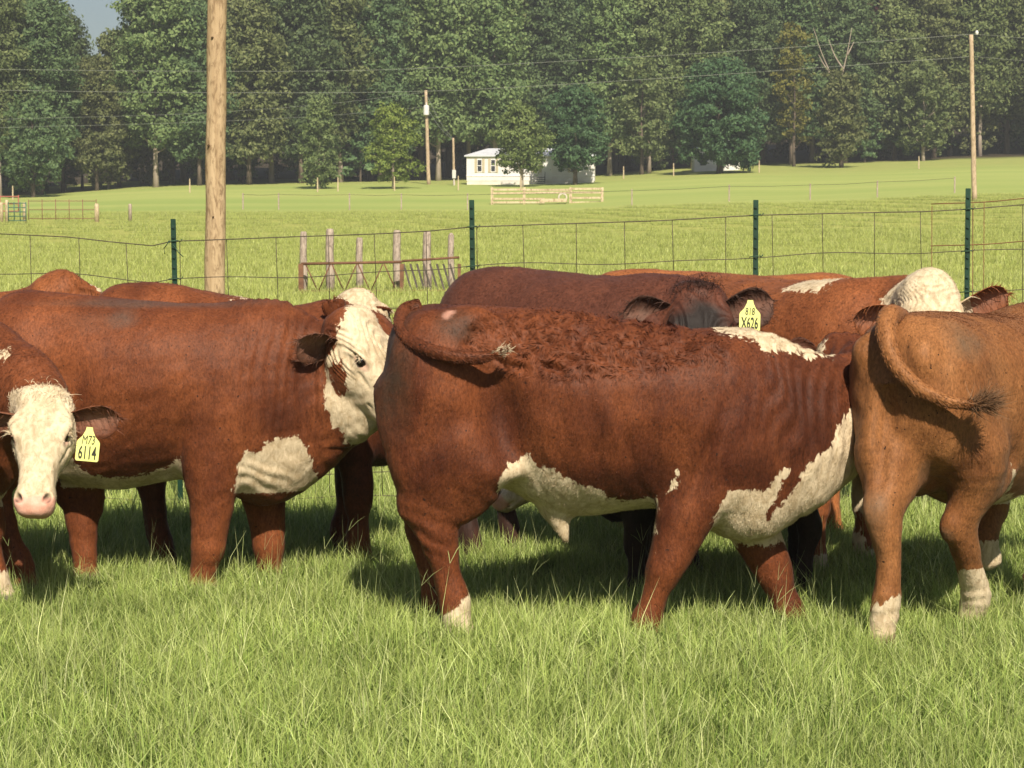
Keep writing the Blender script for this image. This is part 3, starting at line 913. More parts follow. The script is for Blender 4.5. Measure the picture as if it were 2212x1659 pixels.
def op_body(tab, p=2.05, k=.06, egg=-.19):
    """barrel: rows (x, z_top, z_bottom, half width)"""
    T = catmull(np.asarray(tab, float), 6)
    T = T[np.argsort(T[:, 0])]
    def f(X, Y, Z):
        x = X.ravel()
        xc = np.clip(x, T[0, 0], T[-1, 0])
        zt, zb, hw = (np.interp(xc, T[:, 0], T[:, j])[:, None, None] for j in (1, 2, 3))
        zc, hz = (zt + zb) / 2, np.maximum((zt - zb) / 2, .01)
        hw = np.maximum(hw, .01)
        u = (Z - zc) / hz
        hy = hw * (1 - egg * np.clip(u, -1, 1))
        v = ((np.abs(Y / hy) ** p + np.abs(u) ** p) ** (1 / p) - 1) * np.minimum(hw, hz)
        return v + np.abs(x - xc)[:, None, None]
    return Op(f, (T[0, 0] - .02, -T[:, 3].max() * 1.15, T[:, 2].min()), (T[-1, 0] + .02, T[:, 3].max() * 1.15, T[:, 1].max()), k)

def field(ops, lo, hi, h):
    lo = np.asarray(lo, float)
    dims = np.ceil((np.asarray(hi) - lo) / h).astype(int) + 1
    ax = [(lo[i] + h * np.arange(dims[i])).astype(np.float32) for i in range(3)]
    F = np.full(dims, .4, np.float32)
    for o in ops:
        sl = []
        for i in range(3):
            pad = o.k + 2.5 * h
            a = int(np.clip(np.floor((o.lo[i] - pad - lo[i]) / h), 0, dims[i])); b = int(np.clip(np.ceil((o.hi[i] + pad - lo[i]) / h) + 1, 0, dims[i]))
            sl.append(slice(a, b))
        if any(s.stop - s.start < 2 for s in sl):
            continue
        X, Y, Z = ax[0][sl[0]][:, None, None], ax[1][sl[1]][None, :, None], ax[2][sl[2]][None, None, :]
        v = np.asarray(o.f(X, Y, Z), np.float32)
        G = F[tuple(sl)]
        F[tuple(sl)] = -smin(-G, v, o.k) if o.sub else smin(G, v, o.k)
    return F

def nets(F, lo, h):
    S = F < 0
    c = np.zeros(np.array(F.shape) - 1, np.int8)
    offs = [(i, j, k) for i in (0, 1) for j in (0, 1) for k in (0, 1)]
    nx, ny, nz = c.shape
    for (i, j, k) in offs:
        c += S[i:i + nx, j:j + ny, k:k + nz]
    act = (c > 0) & (c < 8)
    I = np.argwhere(act)
    idx = np.full(c.shape, -1, np.int32); idx[act] = np.arange(len(I))
    val = np.stack([F[I[:, 0] + o[0], I[:, 1] + o[1], I[:, 2] + o[2]] for o in offs], 1)
    O = np.array(offs, float)
    acc = np.zeros((len(I), 3)); cnt = np.zeros(len(I))
    for a in range(8):
        for b in range(a + 1, 8):
            if np.abs(O[a] - O[b]).sum() != 1: continue
            va, vb = val[:, a], val[:, b]
            m = (va < 0) != (vb < 0)
            t = np.where(m, va / (va - vb + 1e-12), 0)
            acc[m] += (O[a] + (O[b] - O[a]) * t[m][:, None]); cnt[m] += 1
    V = (I + acc / cnt[:, None]) * h + np.asarray(lo)
    faces = []
    for axn in range(3):
        s0 = [slice(None)] * 3; s1 = [slice(None)] * 3
        s0[axn] = slice(0, -1); s1[axn] = slice(1, None)
        A, B = S[tuple(s0)], S[tuple(s1)]
        E = np.argwhere(A != B)
        u, w = (axn + 1) % 3, (axn + 2) % 3
        ok = (E[:, u] > 0) & (E[:, w] > 0) & (E[:, u] < F.shape[u] - 1) & (E[:, w] < F.shape[w] - 1)
        E = E[ok]
        fl = A[E[:, 0], E[:, 1], E[:, 2]]
        q = []
        for (du, dw) in ((-1, -1), (0, -1), (0, 0), (-1, 0)):
            e = E.copy(); e[:, u] += du; e[:, w] += dw
            q.append(idx[e[:, 0], e[:, 1], e[:, 2]])
        q = np.stack(q, 1)
        q[~fl] = q[~fl][:, ::-1]
        faces.append(q)
    return V, np.concatenate(faces)

def vnormals(V, F):
    a, b, c, d = (V[F[:, i]] for i in range(4))
    n = np.cross(c - a, d - b)
    out = np.zeros_like(V)
    for i in range(4):
        np.add.at(out, F[:, i], n)
    return out / (np.linalg.norm(out, axis=1, keepdims=True) + 1e-12)

def relax(V, F, it=2, lam=.5):
    e = np.concatenate([F[:, [0, 1]], F[:, [1, 2]], F[:, [2, 3]], F[:, [3, 0]]])
    e = np.concatenate([e, e[:, ::-1]])
    cnt = np.bincount(e[:, 0], minlength=len(V))[:, None] + 1e-9
    for k in range(it):
        for l in (lam, -lam * 1.04):
            acc = np.stack([np.bincount(e[:, 0], V[e[:, 1], j], minlength=len(V)) for j in range(3)], 1)
            V = V + l * (acc / cnt - V)
    return V

def sinnoise(V, f, seed, oct=5):
    r = np.random.default_rng(seed)
    s = 0
    for i in range(oct):
        k = r.normal(size=3) * f * (1 + .5 * i)
        s = s + np.sin(V @ k + r.uniform(0, 6.28) + 1.3 * np.sin(V @ (r.normal(size=3) * f * .7) + r.uniform(0, 6))) / (1 + .35 * i)
    return s / oct * 1.6

def poly_sd(P, poly):
    """signed distance to a polygon, positive inside"""
    poly = np.asarray(poly, float)
    d = np.full(len(P), 9.0); ins = np.zeros(len(P), bool)
    for i in range(len(poly)):
        a, b = poly[i], poly[(i + 1) % len(poly)]
        e = b - a; w = P - a
        t = np.clip((w @ e) / (e @ e + 1e-12), 0, 1)
        d = np.minimum(d, np.linalg.norm(w - t[:, None] * e, axis=1))
        c = ((a[1] > P[:, 1]) != (b[1] > P[:, 1])) & (P[:, 0] < e[0] * (P[:, 1] - a[1]) / (e[1] + 1e-12) + a[0])
        ins ^= c
    return np.where(ins, d, -d)

def coat_mat(name, dark, light, grey=(.10, .085, .07), white=((.44, .34, .21), (.69, .575, .40))):
    m, nt, p = new_mat(name); g = N(nt)
    co = g.coords()
    wd, pk, dk, rn, inn, mh_shade = (g.attr(q) for q in ("wd", "pk", "dk", "rnd", "blk", "mh_shade"))
    big = g.noise(g.coords((1.4, 1, .8)), 3.2, 5, .62, .5)
    hair = g.noise(g.coords((1, 1, .5)), 120, 4, .7)
    hair2 = g.noise(g.coords((1, 1, .55)), 36, 4, .65, .6)
    c = g.mix(g.rng(big, .30, .66), dark, light)
    c = g.mix(mh_shade, c, (.042, .0115, .006))  # mahogany hair, and shade painted into the coat
    hs = g.n("ShaderNodeHueSaturation"); g.l(c, hs.inputs["Color"])
    hv = g.math('ADD', g.math('MULTIPLY', hair, .7), g.math('MULTIPLY', hair2, .3))
    g.l(g.math('MULTIPLY', g.rng(hv, .36, .64, .62, 1.36), g.rng(rn, 0, 1, .72, 1.28)), hs.inputs["Value"])
    c = hs.outputs[0]
    spots = g.noise(co, 75, 1, .3)
    c = g.mix(g.rng(spots, .755, .775), c, (.03, .014, .01))
    wcol = g.mix(g.rng(g.math('ADD', g.math('MULTIPLY', hair2, .6), g.math('MULTIPLY', big, .4)), .40, .58), white[0], white[1])
    wcol = g.mix(g.math('MULTIPLY', g.rng(rn, .5, 0), .35), wcol, white[0])
    edge = g.math('ADD', wd, g.math('MULTIPLY', g.math('SUBTRACT', hair2, .5), .085))
    c = g.mix(g.rng(edge, -.003, .003), c, wcol)
    dirt = g.noise(co, 14, 4, .7)
    c = g.mix(g.math('MULTIPLY', dk, g.rng(dirt, .25, .6, .45, 1)), c, grey)
    c = g.mix(pk, c, g.mix(g.rng(dirt, .35, .65), (.55, .27, .19), (.72, .42, .32)))
    c = g.mix(inn, c, (.012, .009, .008))
    g.l(c, p.inputs["Base Color"])
    p.inputs["Roughness"].default_value = .56
    p.inputs["Specular IOR Level"].default_value = .17
    p.inputs["Sheen Weight"].default_value = .03
    p.inputs["Sheen Roughness"].default_value = .5
    g.bump(g.math('ADD', hair, g.math('MULTIPLY', hair2, 1.5)), .45, .004, p)
    return m

eye_m, _nt, _p = new_mat("eye"); _p.inputs["Base Color"].default_value = (.012, .008, .006, 1); _p.inputs["Roughness"].default_value = .08

def fur(name, V, F, Nn, at, mat, n, length, rng, parent, comb=None, width=.0017, lift=.35, lenmul=None, swirl=None, keep=None):
    """short hairs as single tapered triangles rooted on the skin"""
    a, b, c, d = (V[F[:, i]] for i in range(4))
    ar = np.linalg.norm(np.cross(c - a, d - b), axis=1)
    if keep is not None:
        ar = ar * keep[F[:, 0]]
    fi = rng.choice(len(F), n, p=ar / ar.sum())
    u, v = rng.random(n), rng.random(n)
    w = np.stack([(1 - u) * (1 - v), u * (1 - v), u * v, (1 - u) * v], 1)
    Q = F[fi]
    P = np.einsum('ij,ijk->ik', w, V[Q]); nn = np.einsum('ij,ijk->ik', w, Nn[Q]); nn /= np.linalg.norm(nn, axis=1, keepdims=True)
    A = {k: np.einsum('ij,ij->i', w, x[Q]) for k, x in at.items()}
    cd = comb(P) if comb is not None else np.tile([-.55, 0, -.8], (n, 1))
    cd = cd + rng.normal(0, .28, (n, 3))
    L = length * rng.uniform(.5, 1.3, n)
    if lenmul is not None:
        L = L * np.einsum('ij,ij->i', w, lenmul[Q])
    if swirl is not None:
        sw = np.einsum('ij,ij->i', w, swirl[Q])[:, None]
        s1 = np.stack([sinnoise(P, 26, 3), sinnoise(P, 26, 4), sinnoise(P, 26, 5)], 1)
        cd = cd * (1 - .75 * sw) + s1 * 1.6 * sw
    cd = cd - nn * np.sum(cd * nn, 1, keepdims=True)
    cd /= np.linalg.norm(cd, axis=1, keepdims=True) + 1e-9
    li = lift * rng.uniform(.3, 1.3, n)[:, None]
    dr = cd * np.sqrt(np.clip(1 - li ** 2, .1, 1)) + nn * li
    sd_ = np.cross(cd, nn) * width * rng.uniform(.7, 1.4, n)[:, None]
    VV = np.stack([P - sd_ - nn * .002, P + sd_ - nn * .002, P + dr * L[:, None]], 1).reshape(-1, 3)
    NN = np.repeat(nn + .16 * rng.normal(size=nn.shape) - cd * .12, 3, 0); NN /= np.linalg.norm(NN, axis=1, keepdims=True)
    at2 = {k: np.repeat(x, 3) for k, x in A.items()}
    at2["rnd"] = np.repeat(np.clip(rng.normal(.5, .22, n) + (0 if swirl is None else .3 * sw[:, 0]), 0, 1.2), 3)
    me = mesh_np(name, VV, np.arange(n * 3).reshape(-1, 3), mat, True, at2, NN)
    return obj(name, me, parent, kind="stuff")

def attrs_const(n, wd=-1., pk=0., dk=0., blk=0.):
    return {"wd": np.full(n, wd), "pk": np.full(n, pk), "dk": np.full(n, dk), "rnd": np.full(n, .5), "blk": np.full(n, blk), "mh_shade": np.zeros(n)}

def strands(name, roots, dirs, L, w, mat, parent, rng, at, droop=.3, seg=3):
    """loose hair ribbons (tail switch, ear fringe, lashes)"""
    n = len(roots)
    dirs = dirs / np.linalg.norm(dirs, axis=1, keepdims=True)
    side = np.cross(dirs, rng.normal(size=(n, 3))); side /= np.linalg.norm(side, axis=1, keepdims=True)
    curl = rng.normal(0, .25, (n, 3))
    rows = []
    for k in range(seg + 1):
        t = k / seg
        c = roots + dirs * (L * t)[:, None] + curl * (L * t * t)[:, None] + np.array([0, 0, -1.]) * (droop * L * t * t)[:, None]
        ww = (w * (1 - t) + .0003)[:, None]
        rows += [c - side * ww, c + side * ww]
    V = np.stack(rows, 1)
    m = 2 * (seg + 1)
    F = []
    i0 = np.arange(n) * m
    for k in range(seg):
        F.append(np.stack([i0 + 2 * k, i0 + 2 * k + 1, i0 + 2 * k + 3, i0 + 2 * k + 2], 1))
    A = {k: np.repeat(np.broadcast_to(x, (n,)), m) for k, x in at.items()}
    A["rnd"] = np.repeat(np.clip(rng.normal(.5, .25, n), 0, 1), m)
    return obj(name, mesh_np(name, V.reshape(-1, 3), np.concatenate(F), mat, True, A), parent, kind="stuff")

def ear_mesh(base, e, c, L, Wd, wd_out=-1., dk_out=0., inner_pk=.45):
    e = unit(e); c = unit(np.asarray(c) - e * np.dot(c, e)); w = np.cross(c, e)
    nu, nv = 13, 11
    V, pk, blk, wdv, dkv = [], [], [], [], []
    for layer in (0, 1):
        for i in range(nu):
            u = i / (nu - 1)
            ww = Wd * (.42 + .58 * math.sin(math.pi * min(1, .12 + u * .62)) ** 1.2) * math.sqrt(max(0.0, 1 - max(0, (u - .55) / .45) ** 2.4)) + .003
            cup = 1.25 * (1 - .45 * u)
            for j in range(nv):
                v = (j / (nv - 1)) * 2 - 1
                ang = v * cup
                off = w * (math.sin(ang) / cup * ww * 1.15) + c * ((1 - math.cos(ang)) / cup * ww * 1.15)
                bend = c * (-.12 * L * u * u) * 0 - np.array([0, 0, 1.]) * .06 * L * u * u
                nin = unit(-w * math.sin(ang) * 1 + c * math.cos(ang))
                th = .006 * (1 - u * .5) * (1 - .6 * v * v)
                V.append(np.asarray(base) + e * (L * u) + off + bend + (nin * th if layer else -nin * th))
                pk.append(inner_pk * max(0, 1 - 1.35 * abs(v)) * min(1, u * 3) if layer else 0)
                blk.append(.35 * max(0, .75 - u * 1.3) if layer else 0)
                wdv.append(-1. if layer else wd_out); dkv.append(dk_out)
    F = []
    m = nu * nv
    for i in range(nu - 1):
        for j in range(nv - 1):
            a = i * nv + j
            F.append((a, a + nv, a + nv + 1, a + 1)); F.append((m + a, m + a + 1, m + a + nv + 1, m + a + nv))
    for i in range(nu - 1):
        for j in (0, nv - 1):
            a = i * nv + j
            F.append((a, a + nv, m + a + nv, m + a) if j else (a, m + a, m + a + nv, a + nv))
    for j in range(nv - 1):
        a = (nu - 1) * nv + j
        F.append((a, m + a, m + a + 1, a + 1))
    return np.array(V), np.array(F), dict(wd=np.array(wdv), pk=np.array(pk), dk=np.array(dkv), rnd=np.full(len(V), .5), blk=np.array(blk), mh_shade=np.zeros(len(V)))

GEN_TAB = [(-.77, 1.06, .98, .04), (-.75, 1.16, .82, .12), (-.70, 1.255, .71, .175), (-.61, 1.30, .63, .22), (-.46, 1.31, .57, .25), (-.28, 1.30, .51, .275), (-.10, 1.29, .465, .315),
           (.10, 1.28, .45, .33), (.25, 1.28, .455, .315), (.38, 1.285, .465, .28), (.50, 1.28, .455, .25), (.60, 1.25, .46, .21), (.69, 1.19, .53, .16), (.755, 1.11, .66, .10), (.785, 1.0, .84, .04)]

def fore_leg(x, sy, foot=None, knee=None, s=1.0, y=.155):
    fx, fy = foot if foot else (x + .02, sy * y * .95)
    kx = knee[0] if knee else (x * .45 + fx * .55) + .01
    kz = knee[1] if knee else .335
    ky = (sy * y + fy) / 2
    c2 = [(fx - .012, fy, .13), (fx + .012, fy, .055), (fx + .03, fy, .0)]
    return [(x - .01, sy * y * .95, .86, .15, .08), (x - .02, sy * (y + .012), .62, .112, .083), ((x + kx) / 2, sy * (y + .005), (.60 + kz) / 2 + .03, .083, .071), (kx, ky, kz, .071, .066),
            (kx - .006, ky, kz - .05, .063, .06), ((kx * .55 + fx * .45) - .005, (ky + fy) / 2, kz * .55 + .13 * .35, .050, .047), (*c2[0], .060, .055), (*c2[1], .052, .052), (*c2[2], .064, .058)]

def hind_leg(x, sy, foot=None, hock=None, y=.15):
    fx, fy = foot if foot else (x - .0, sy * y)
    hx, hz = hock if hock else (x - .06, .43)
    hy = sy * y * .55 + fy * .45
    return [(x + .04, sy * .13, .98, .20, .10), (x + .07, sy * .155, .80, .215, .115), (x + .06, sy * .16, .68, .155, .10), ((x + .04) * .45 + hx * .55 + .03, sy * y, (.68 + hz) / 2 + .02, .10, .072),
            (hx + .012, hy, hz + .05, .076, .058), (hx + .004, hy, hz - .01, .078, .058), (hx * .8 + fx * .2 + .005, hy, hz - .09, .060, .05),
            (hx * .4 + fx * .6 - .004, (hy + fy) / 2, hz * .45 + .03, .052, .048), (fx - .012, fy, .135, .060, .056), (fx + .012, fy, .055, .053, .053), (fx + .032, fy, .0, .066, .06)]

def make_cow(name, label, loc, heading, mat, tab=None, scale=1.0, neck=(), legs=(), head=None, pattern=None, res=.014, hres=.0065, hair=60000, hairlen=.016, extra=(), tail=None, dirt=(), pink=(),
             disp=None, curl=None, ears=None, tag=None, seed=1, hscale=1.0, black=(), mahog_shade=(), tuft=None, cat="cow", knee_bump=True, eyes=(1, -1)):
    rng = np.random.default_rng(seed)
    S = scale
    ops = []
    tab = [tuple(np.array(r) * S) for r in GEN_TAB] if tab is None else tab
    ops.append(op_body(tab))
    for lg in legs:
        ops.append(op_chain(lg, .055, 'y', 3))
    for o in extra:
        ops.append(o)
    if len(neck):
        ops.append(op_chain(neck, .09, 'z', 3))
    hd = None
    if head:
        P, h, n = np.asarray(head[0], float), unit(head[1]), np.asarray(head[2], float)
        n = unit(n - h * np.dot(n, h)); s = np.cross(n, h)            # s: the animal's left
        if s[1] < 0 and abs(heading) < 0: s = -s
        q = hscale
        H = lambda t, ss, nn: P + (h * t + s * ss + n * nn) * q
        hd = (P, h, n, s, q, H)
        sec = [(-.02, -.01, .05, .065), (.02, -.008, .092, .105), (.09, -.018, .108, .128), (.165, -.026, .108, .128), (.24, -.030, .094, .104), (.32, -.028, .076, .082), (.40, -.024, .065, .078), (.455, -.024, .062, .088), (.488, -.028, .052, .078), (.508, -.032, .02, .045)]
        pts = [(*H(t, 0, nn), rn * q, rs * q) for t, nn, rn, rs in sec]
        ops.append(op_chain(pts, .04, s, 2, 2.7))
        ops.append(op_chain([(*H(.07, 0, -.10), .07 * q, .085 * q), (*H(.2, 0, -.105), .05 * q, .075 * q), (*H(.34, 0, -.075), .035 * q, .05 * q), (*H(.43, 0, -.072), .032 * q, .055 * q), (*H(.475, 0, -.078), .026 * q, .05 * q)], .03, s, 2))
        ops.append(op_ell(H(.0, 0, .0), np.array([.055, .085, .07]) * q, .05, (h, s, n)))
        for sy in (1, -1):
            ops.append(op_ell(H(.15, sy * .102, .048), np.array([.045, .032, .024]) * q, .025, (h, s, n)))        # brow
            ops.append(op_ell(H(.15, sy * .075, -.07), np.array([.085, .045, .065]) * q, .04, (h, s, n)))        # cheek
            ops.append(op_ell(H(.47, sy * .045, -.008), np.array([.035, .034, .034]) * q, .02, (h, s, n)))       # nostril flare
            ops.append(op_ell(H(.185, sy * .128, .036), np.array([.03, .03, .017]) * q, .014, (h + n * .25, s, n), True))  # eye socket
            ops.append(op_ell(H(.478, sy * .062, .024), np.array([.026, .012, .017]) * q, .007, (h - s * sy * .75, s + h * sy * .75, n), True))
            ops.append(op_chain([(*H(.33, sy * .078, -.062), .007, .007), (*H(.42, sy * .085, -.064), .007, .007), (*H(.49, sy * .05, -.066), .006, .006)], .008, s, 2, 2.0, True))
            ops.append(op_chain([(*H(.22, sy * .118, .0), .008, .008), (*H(.29, sy * .10, -.005), .006, .006)], .012, s, 2, 2.0, True))
    lo = np.min([o.lo for o in ops], 0) - .03
    hi = np.max([o.hi for o in ops], 0) + .03
    lo[2] = max(lo[2], -.05)
    F0 = field(ops, lo, hi, res)
    V, Fq = nets(F0, lo, res)
    V = relax(V, Fq, 2)
    if head and hres < res:
        c = np.stack([H(-.05, 0, 0), H(.53, 0, 0)])
        bl, bh = c.min(0) - .175 * hscale, c.max(0) + .175 * hscale
        Fh = field(ops, bl, bh, hres)
        Vh, Fqh = nets(Fh, bl, hres)
        Vh = relax(Vh, Fqh, 1)
        inn = np.all((V > bl + res * 1.6) & (V < bh - res * 1.6), 1)
        Fq = Fq[~inn[Fq].all(1)]
        Fq = np.concatenate([Fq, Fqh + len(V)]); V = np.concatenate([V, Vh])
    Nn = vnormals(V, Fq)
    amp = .006 * sinnoise(V, 8, seed) + .0028 * sinnoise(V, 24, seed + 1)
    if head:
        r0 = (V - P) / q
        t0, s0, n0 = r0 @ h, r0 @ s, r0 @ n
        fw = np.clip((.24 - t0) / .06, 0, 1) * np.clip((t0 + .03) / .03, 0, 1) * (np.abs(s0) < .15) * (n0 > -.08)
        amp = amp + fw * .0035 * np.sin(55 * sinnoise(V, 5, seed + 4) + t0 * 60)
    if disp is not None:
        amp = amp + disp(V)
    V = V + Nn * amp[:, None]
    Nn = vnormals(V, Fq)
    cnt = len(V)
    at = attrs_const(cnt)
    hc = None
    if head:
        r = (V - P) / q
        hc = np.stack([r @ h, r @ s, r @ n], 1)
    if pattern is not None:
        at["wd"] = pattern(V, hc)
    hoof = np.clip((.055 - V[:, 2]) / .015, 0, 1)
    at["dk"] = np.clip(hoof, 0, 1)
    for c, r_, st in dirt:
        dd = np.linalg.norm((V - np.asarray(c)) / np.asarray(r_), axis=1)
        at["dk"] = np.maximum(at["dk"], st * np.clip(1.6 - 1.3 * dd + .25 * sinnoise(V, 18, 5), 0, 1))
    for c, r_, st in mahog_shade:
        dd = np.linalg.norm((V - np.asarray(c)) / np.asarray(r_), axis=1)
        at["mh_shade"] = np.maximum(at["mh_shade"], st * np.clip(1.5 - 1.3 * dd + .3 * sinnoise(V, 10, 15) + .15 * sinnoise(V, 34, 16), 0, 1))
    for c, r_, st in black:
        dd = np.linalg.norm((V - np.asarray(c)) / np.asarray(r_), axis=1)
        at["blk"] = np.maximum(at["blk"], st * np.clip(1.7 - 1.4 * dd + .25 * sinnoise(V, 18, 5), 0, 1))
    for c, r_ in pink:
        dd = np.linalg.norm(V - np.asarray(c), axis=1) / r_
        at["pk"] = np.maximum(at["pk"], np.clip(2.2 - 2 * dd + .5 * sinnoise(V, 60, 5), 0, 1))
    if head:
        t, ss, nn_ = hc.T
        onh = (t > .2) & (t < .56) & (np.abs(ss) < .13) & (np.abs(nn_) < .14)
        muz = np.clip((t - .452 + .25 * np.clip(-.02 - nn_, -.1, .1) + .012 * sinnoise(V, 40, 2)) / .015, 0, 1) * onh * (nn_ > -.068)
        at["pk"] = np.maximum(at["pk"], muz * (1 if head[3] else .0))
        if not head[3]:
            at["blk"] = np.maximum(at["blk"], muz * .8)
        for sy in (1, -1):
            dn = np.linalg.norm((hc - np.array([.478, sy * .062, .022])) / np.array([.023, .019, .018]), axis=1)
            at["blk"] = np.maximum(at["blk"], np.clip(2.4 - 2.1 * dn, 0, .92))
            de = np.linalg.norm((hc - np.array([.19, sy * .112, .036])) / np.array([.036, .03, .019]), axis=1)
            at["pk"] = np.maximum(at["pk"], np.clip(2.4 - 2 * de, 0, .45) * (1 if head[3] else 0))
            at["dk"] = np.maximum(at["dk"], np.clip(2.6 - 2 * de, 0, .5))
    root = obj(name, mesh_np(name, V, Fq, mat, True, at), loc=(loc[0], loc[1], 0), rz=heading, label=label, cat=cat, group="cattle in the pasture")
    lm = np.ones(cnt); sw = None
    keep = np.ones(cnt)
    if hc is not None:
        bare = (at["pk"] > .3) | (at["blk"] > .3)
        keep[bare] = .02
        lm[(hc[:, 0] > .05) & (hc[:, 0] < .55) & (np.abs(hc[:, 1]) < .16) & (np.abs(hc[:, 2]) < .2)] = .6
    keep[V[:, 2] < .06] = .1
    if curl is not None:
        sw = curl(V); lm = lm * (1 + 1.5 * sw)
    def comb(Pp):
        cdir = np.tile([-.5, 0, -.85], (len(Pp), 1))
        cdir[Pp[:, 2] < .55 * S] = (-.15, 0, -1)
        if head:
            rr = (Pp - P) / q
            t_, s_, n_ = rr @ h, rr @ s, rr @ n
            on = (t_ > -.04) & (t_ < .55) & (np.abs(s_) < .17) & (np.abs(n_) < .22)
            rad_ = (t_ - .13)[:, None] * h + s_[:, None] * s
            cdir[on] = unit_rows(rad_[on]) + .15 * n
        return cdir
    if hair:
        fur("coat_hair", V, Fq, Nn, at, mat, hair, hairlen, rng, root, comb, lenmul=lm, swirl=sw, keep=keep)
    if head:
        for sy in eyes:
            c = H(.185, sy * .104, .034)
            mb = MB()
            vs, fs = [], []
            nu, nv = 10, 7
            for i in range(nv):
                ph = math.pi * i / (nv - 1)
                for j in range(nu):
                    th = 2 * math.pi * j / nu
                    vs.append(c + .0235 * q * np.array([math.sin(ph) * math.cos(th), math.sin(ph) * math.sin(th), math.cos(ph)]))
            for i in range(nv - 1):
                for j in range(nu):
                    j2 = (j + 1) % nu
                    fs.append((i * nu + j, (i + 1) * nu + j, (i + 1) * nu + j2, i * nu + j2))
            obj("eye", mesh_np("eye", np.array(vs), np.array(fs), eye_m), root)
            k = 26
            lr = np.stack([H(.155 + .03 * a, sy * (.122 + .003 * rng.random()), .05) for a in rng.random(k)])
            strands("eyelash", lr, np.tile(s * sy + n * .25 - h * .05, (k, 1)) + rng.normal(0, .22, (k, 3)), rng.uniform(.02, .038, k), np.full(k, .0014), mat, root, rng, dict(wd=head[4], pk=0, dk=0, blk=0), .5)
        if tuft:
            k = tuft.get("n", 700)
            rt = np.stack([H(tuft.get("t", .0) + rng.normal(0, .03), rng.normal(0, .045), tuft.get("nn", .05) + rng.normal(0, .015)) for _ in range(k)])
            strands("forelock", rt, np.tile(n * .7 - h * .5, (k, 1)) + rng.normal(0, .55, (k, 3)), rng.uniform(.02, .045, k), np.full(k, .0010), mat, root, rng, dict(wd=head[4], pk=0, dk=tuft.get("dk", 0), blk=tuft.get("blk", 0)), .6)
        er = ears or {}
        for sy in (1, -1):
            o = er.get(sy, {})
            if o is None: continue
            bs = np.asarray(o["pos"]) if "pos" in o else H(*o.get("base", (.045, sy * .098, -.035)))
            e = o.get("dir"); cc = o.get("open")
            if e is None: e = s * sy * 1.0 - h * .02 - n * .12
            if cc is None: cc = n * .75 + h * .55
            Ve, Fe, Ae = ear_mesh(bs, e, cc, o.get("L", .205) * q, o.get("W", .062) * q, o.get("wd", -1.), o.get("dk", 0), o.get("pk", .45))
            if "wbase" in o:
                tt = (Ve - bs) @ unit(e)
                Ae["wd"] = np.where(tt < o["wbase"], .02, Ae["wd"])
            if o.get("blk"): Ae["blk"] = np.maximum(Ae["blk"], o["blk"])
            ear = obj("ear", mesh_np("ear", Ve, Fe, mat, True, Ae), root)
            k = 420
            pick = rng.integers(0, len(Ve), k)
            nrm = vnormals(Ve, Fe)
            strands("ear_hair", Ve[pick], unit(e) * .9 + nrm[pick] * .45 + rng.normal(0, .3, (k, 3)), rng.uniform(.015, .045, k) * q, np.full(k, .0012), mat, ear, rng,
                    dict(wd=Ae["wd"][pick], pk=Ae["pk"][pick] * .5, dk=Ae["dk"][pick], blk=Ae["blk"][pick] * .6), .35)
            if tag and tag["side"] == sy:
                make_tag(root, bs + unit(e) * tag.get("along", .07) + np.asarray(tag.get("off", (0, 0, 0))), tag, heading)
    if tail:
        T = catmull(tail["pts"], 5)
        R = np.interp(np.linspace(0, 1, len(T)), np.linspace(0, 1, len(tail["r"])), tail["r"])
        mb = MB().tube(T, R, 12)
        VT = np.concatenate(mb.V); FT = np.array(mb.F4)
        ta = attrs_const(len(VT), dk=tail.get("dk", 0))
        me = mesh_np("tail", VT, [np.array(mb.F3), FT], mat, True, ta)
        to = obj("tail", me, root)
        nt_ = vnormals(VT, FT)
        dT = T[-1] - T[-4]
        k = tail.get("fuzz", 2600)
        fl = rng.uniform(0, len(T) - 1.01, k)
        Tc = np.stack([np.interp(fl, np.arange(len(T)), T[:, j]) for j in range(3)], 1); Rc = np.interp(fl, np.arange(len(T)), R)
        tang = np.gradient(T, axis=0)[fl.astype(int)]; tang /= np.linalg.norm(tang, axis=1, keepdims=True)
        pr = rng.normal(size=(k, 3)); pr -= tang * np.sum(pr * tang, 1, keepdims=True); pr /= np.linalg.norm(pr, axis=1, keepdims=True)
        strands("tail_hair", Tc + pr * (Rc * .97)[:, None], tang * 1.0 + pr * .16, rng.uniform(.006, .014, k), np.full(k, .0012), mat, to, rng, dict(wd=-1., pk=0, dk=tail.get("dk", 0), blk=0), .25)
        k = tail.get("tuft", 700)
        ra = T[-1] + rng.normal(0, R[-1] * .6, (k, 3)) - unit(dT) * rng.uniform(-.01, .05, k)[:, None]
        strands("switch", ra, unit(dT) * 1.0 + rng.normal(0, tail.get("spread", .3), (k, 3)), rng.uniform(.4, 1.0, k) * tail["tl"], np.full(k, .0018), mat, to, rng, dict(wd=tail.get("twd", -1.), pk=0, dk=tail.get("tdk", .5), blk=0), tail.get("droop", .3))
    return root

def unit_rows(a):
    return a / (np.linalg.norm(a, axis=1, keepdims=True) + 1e-9)

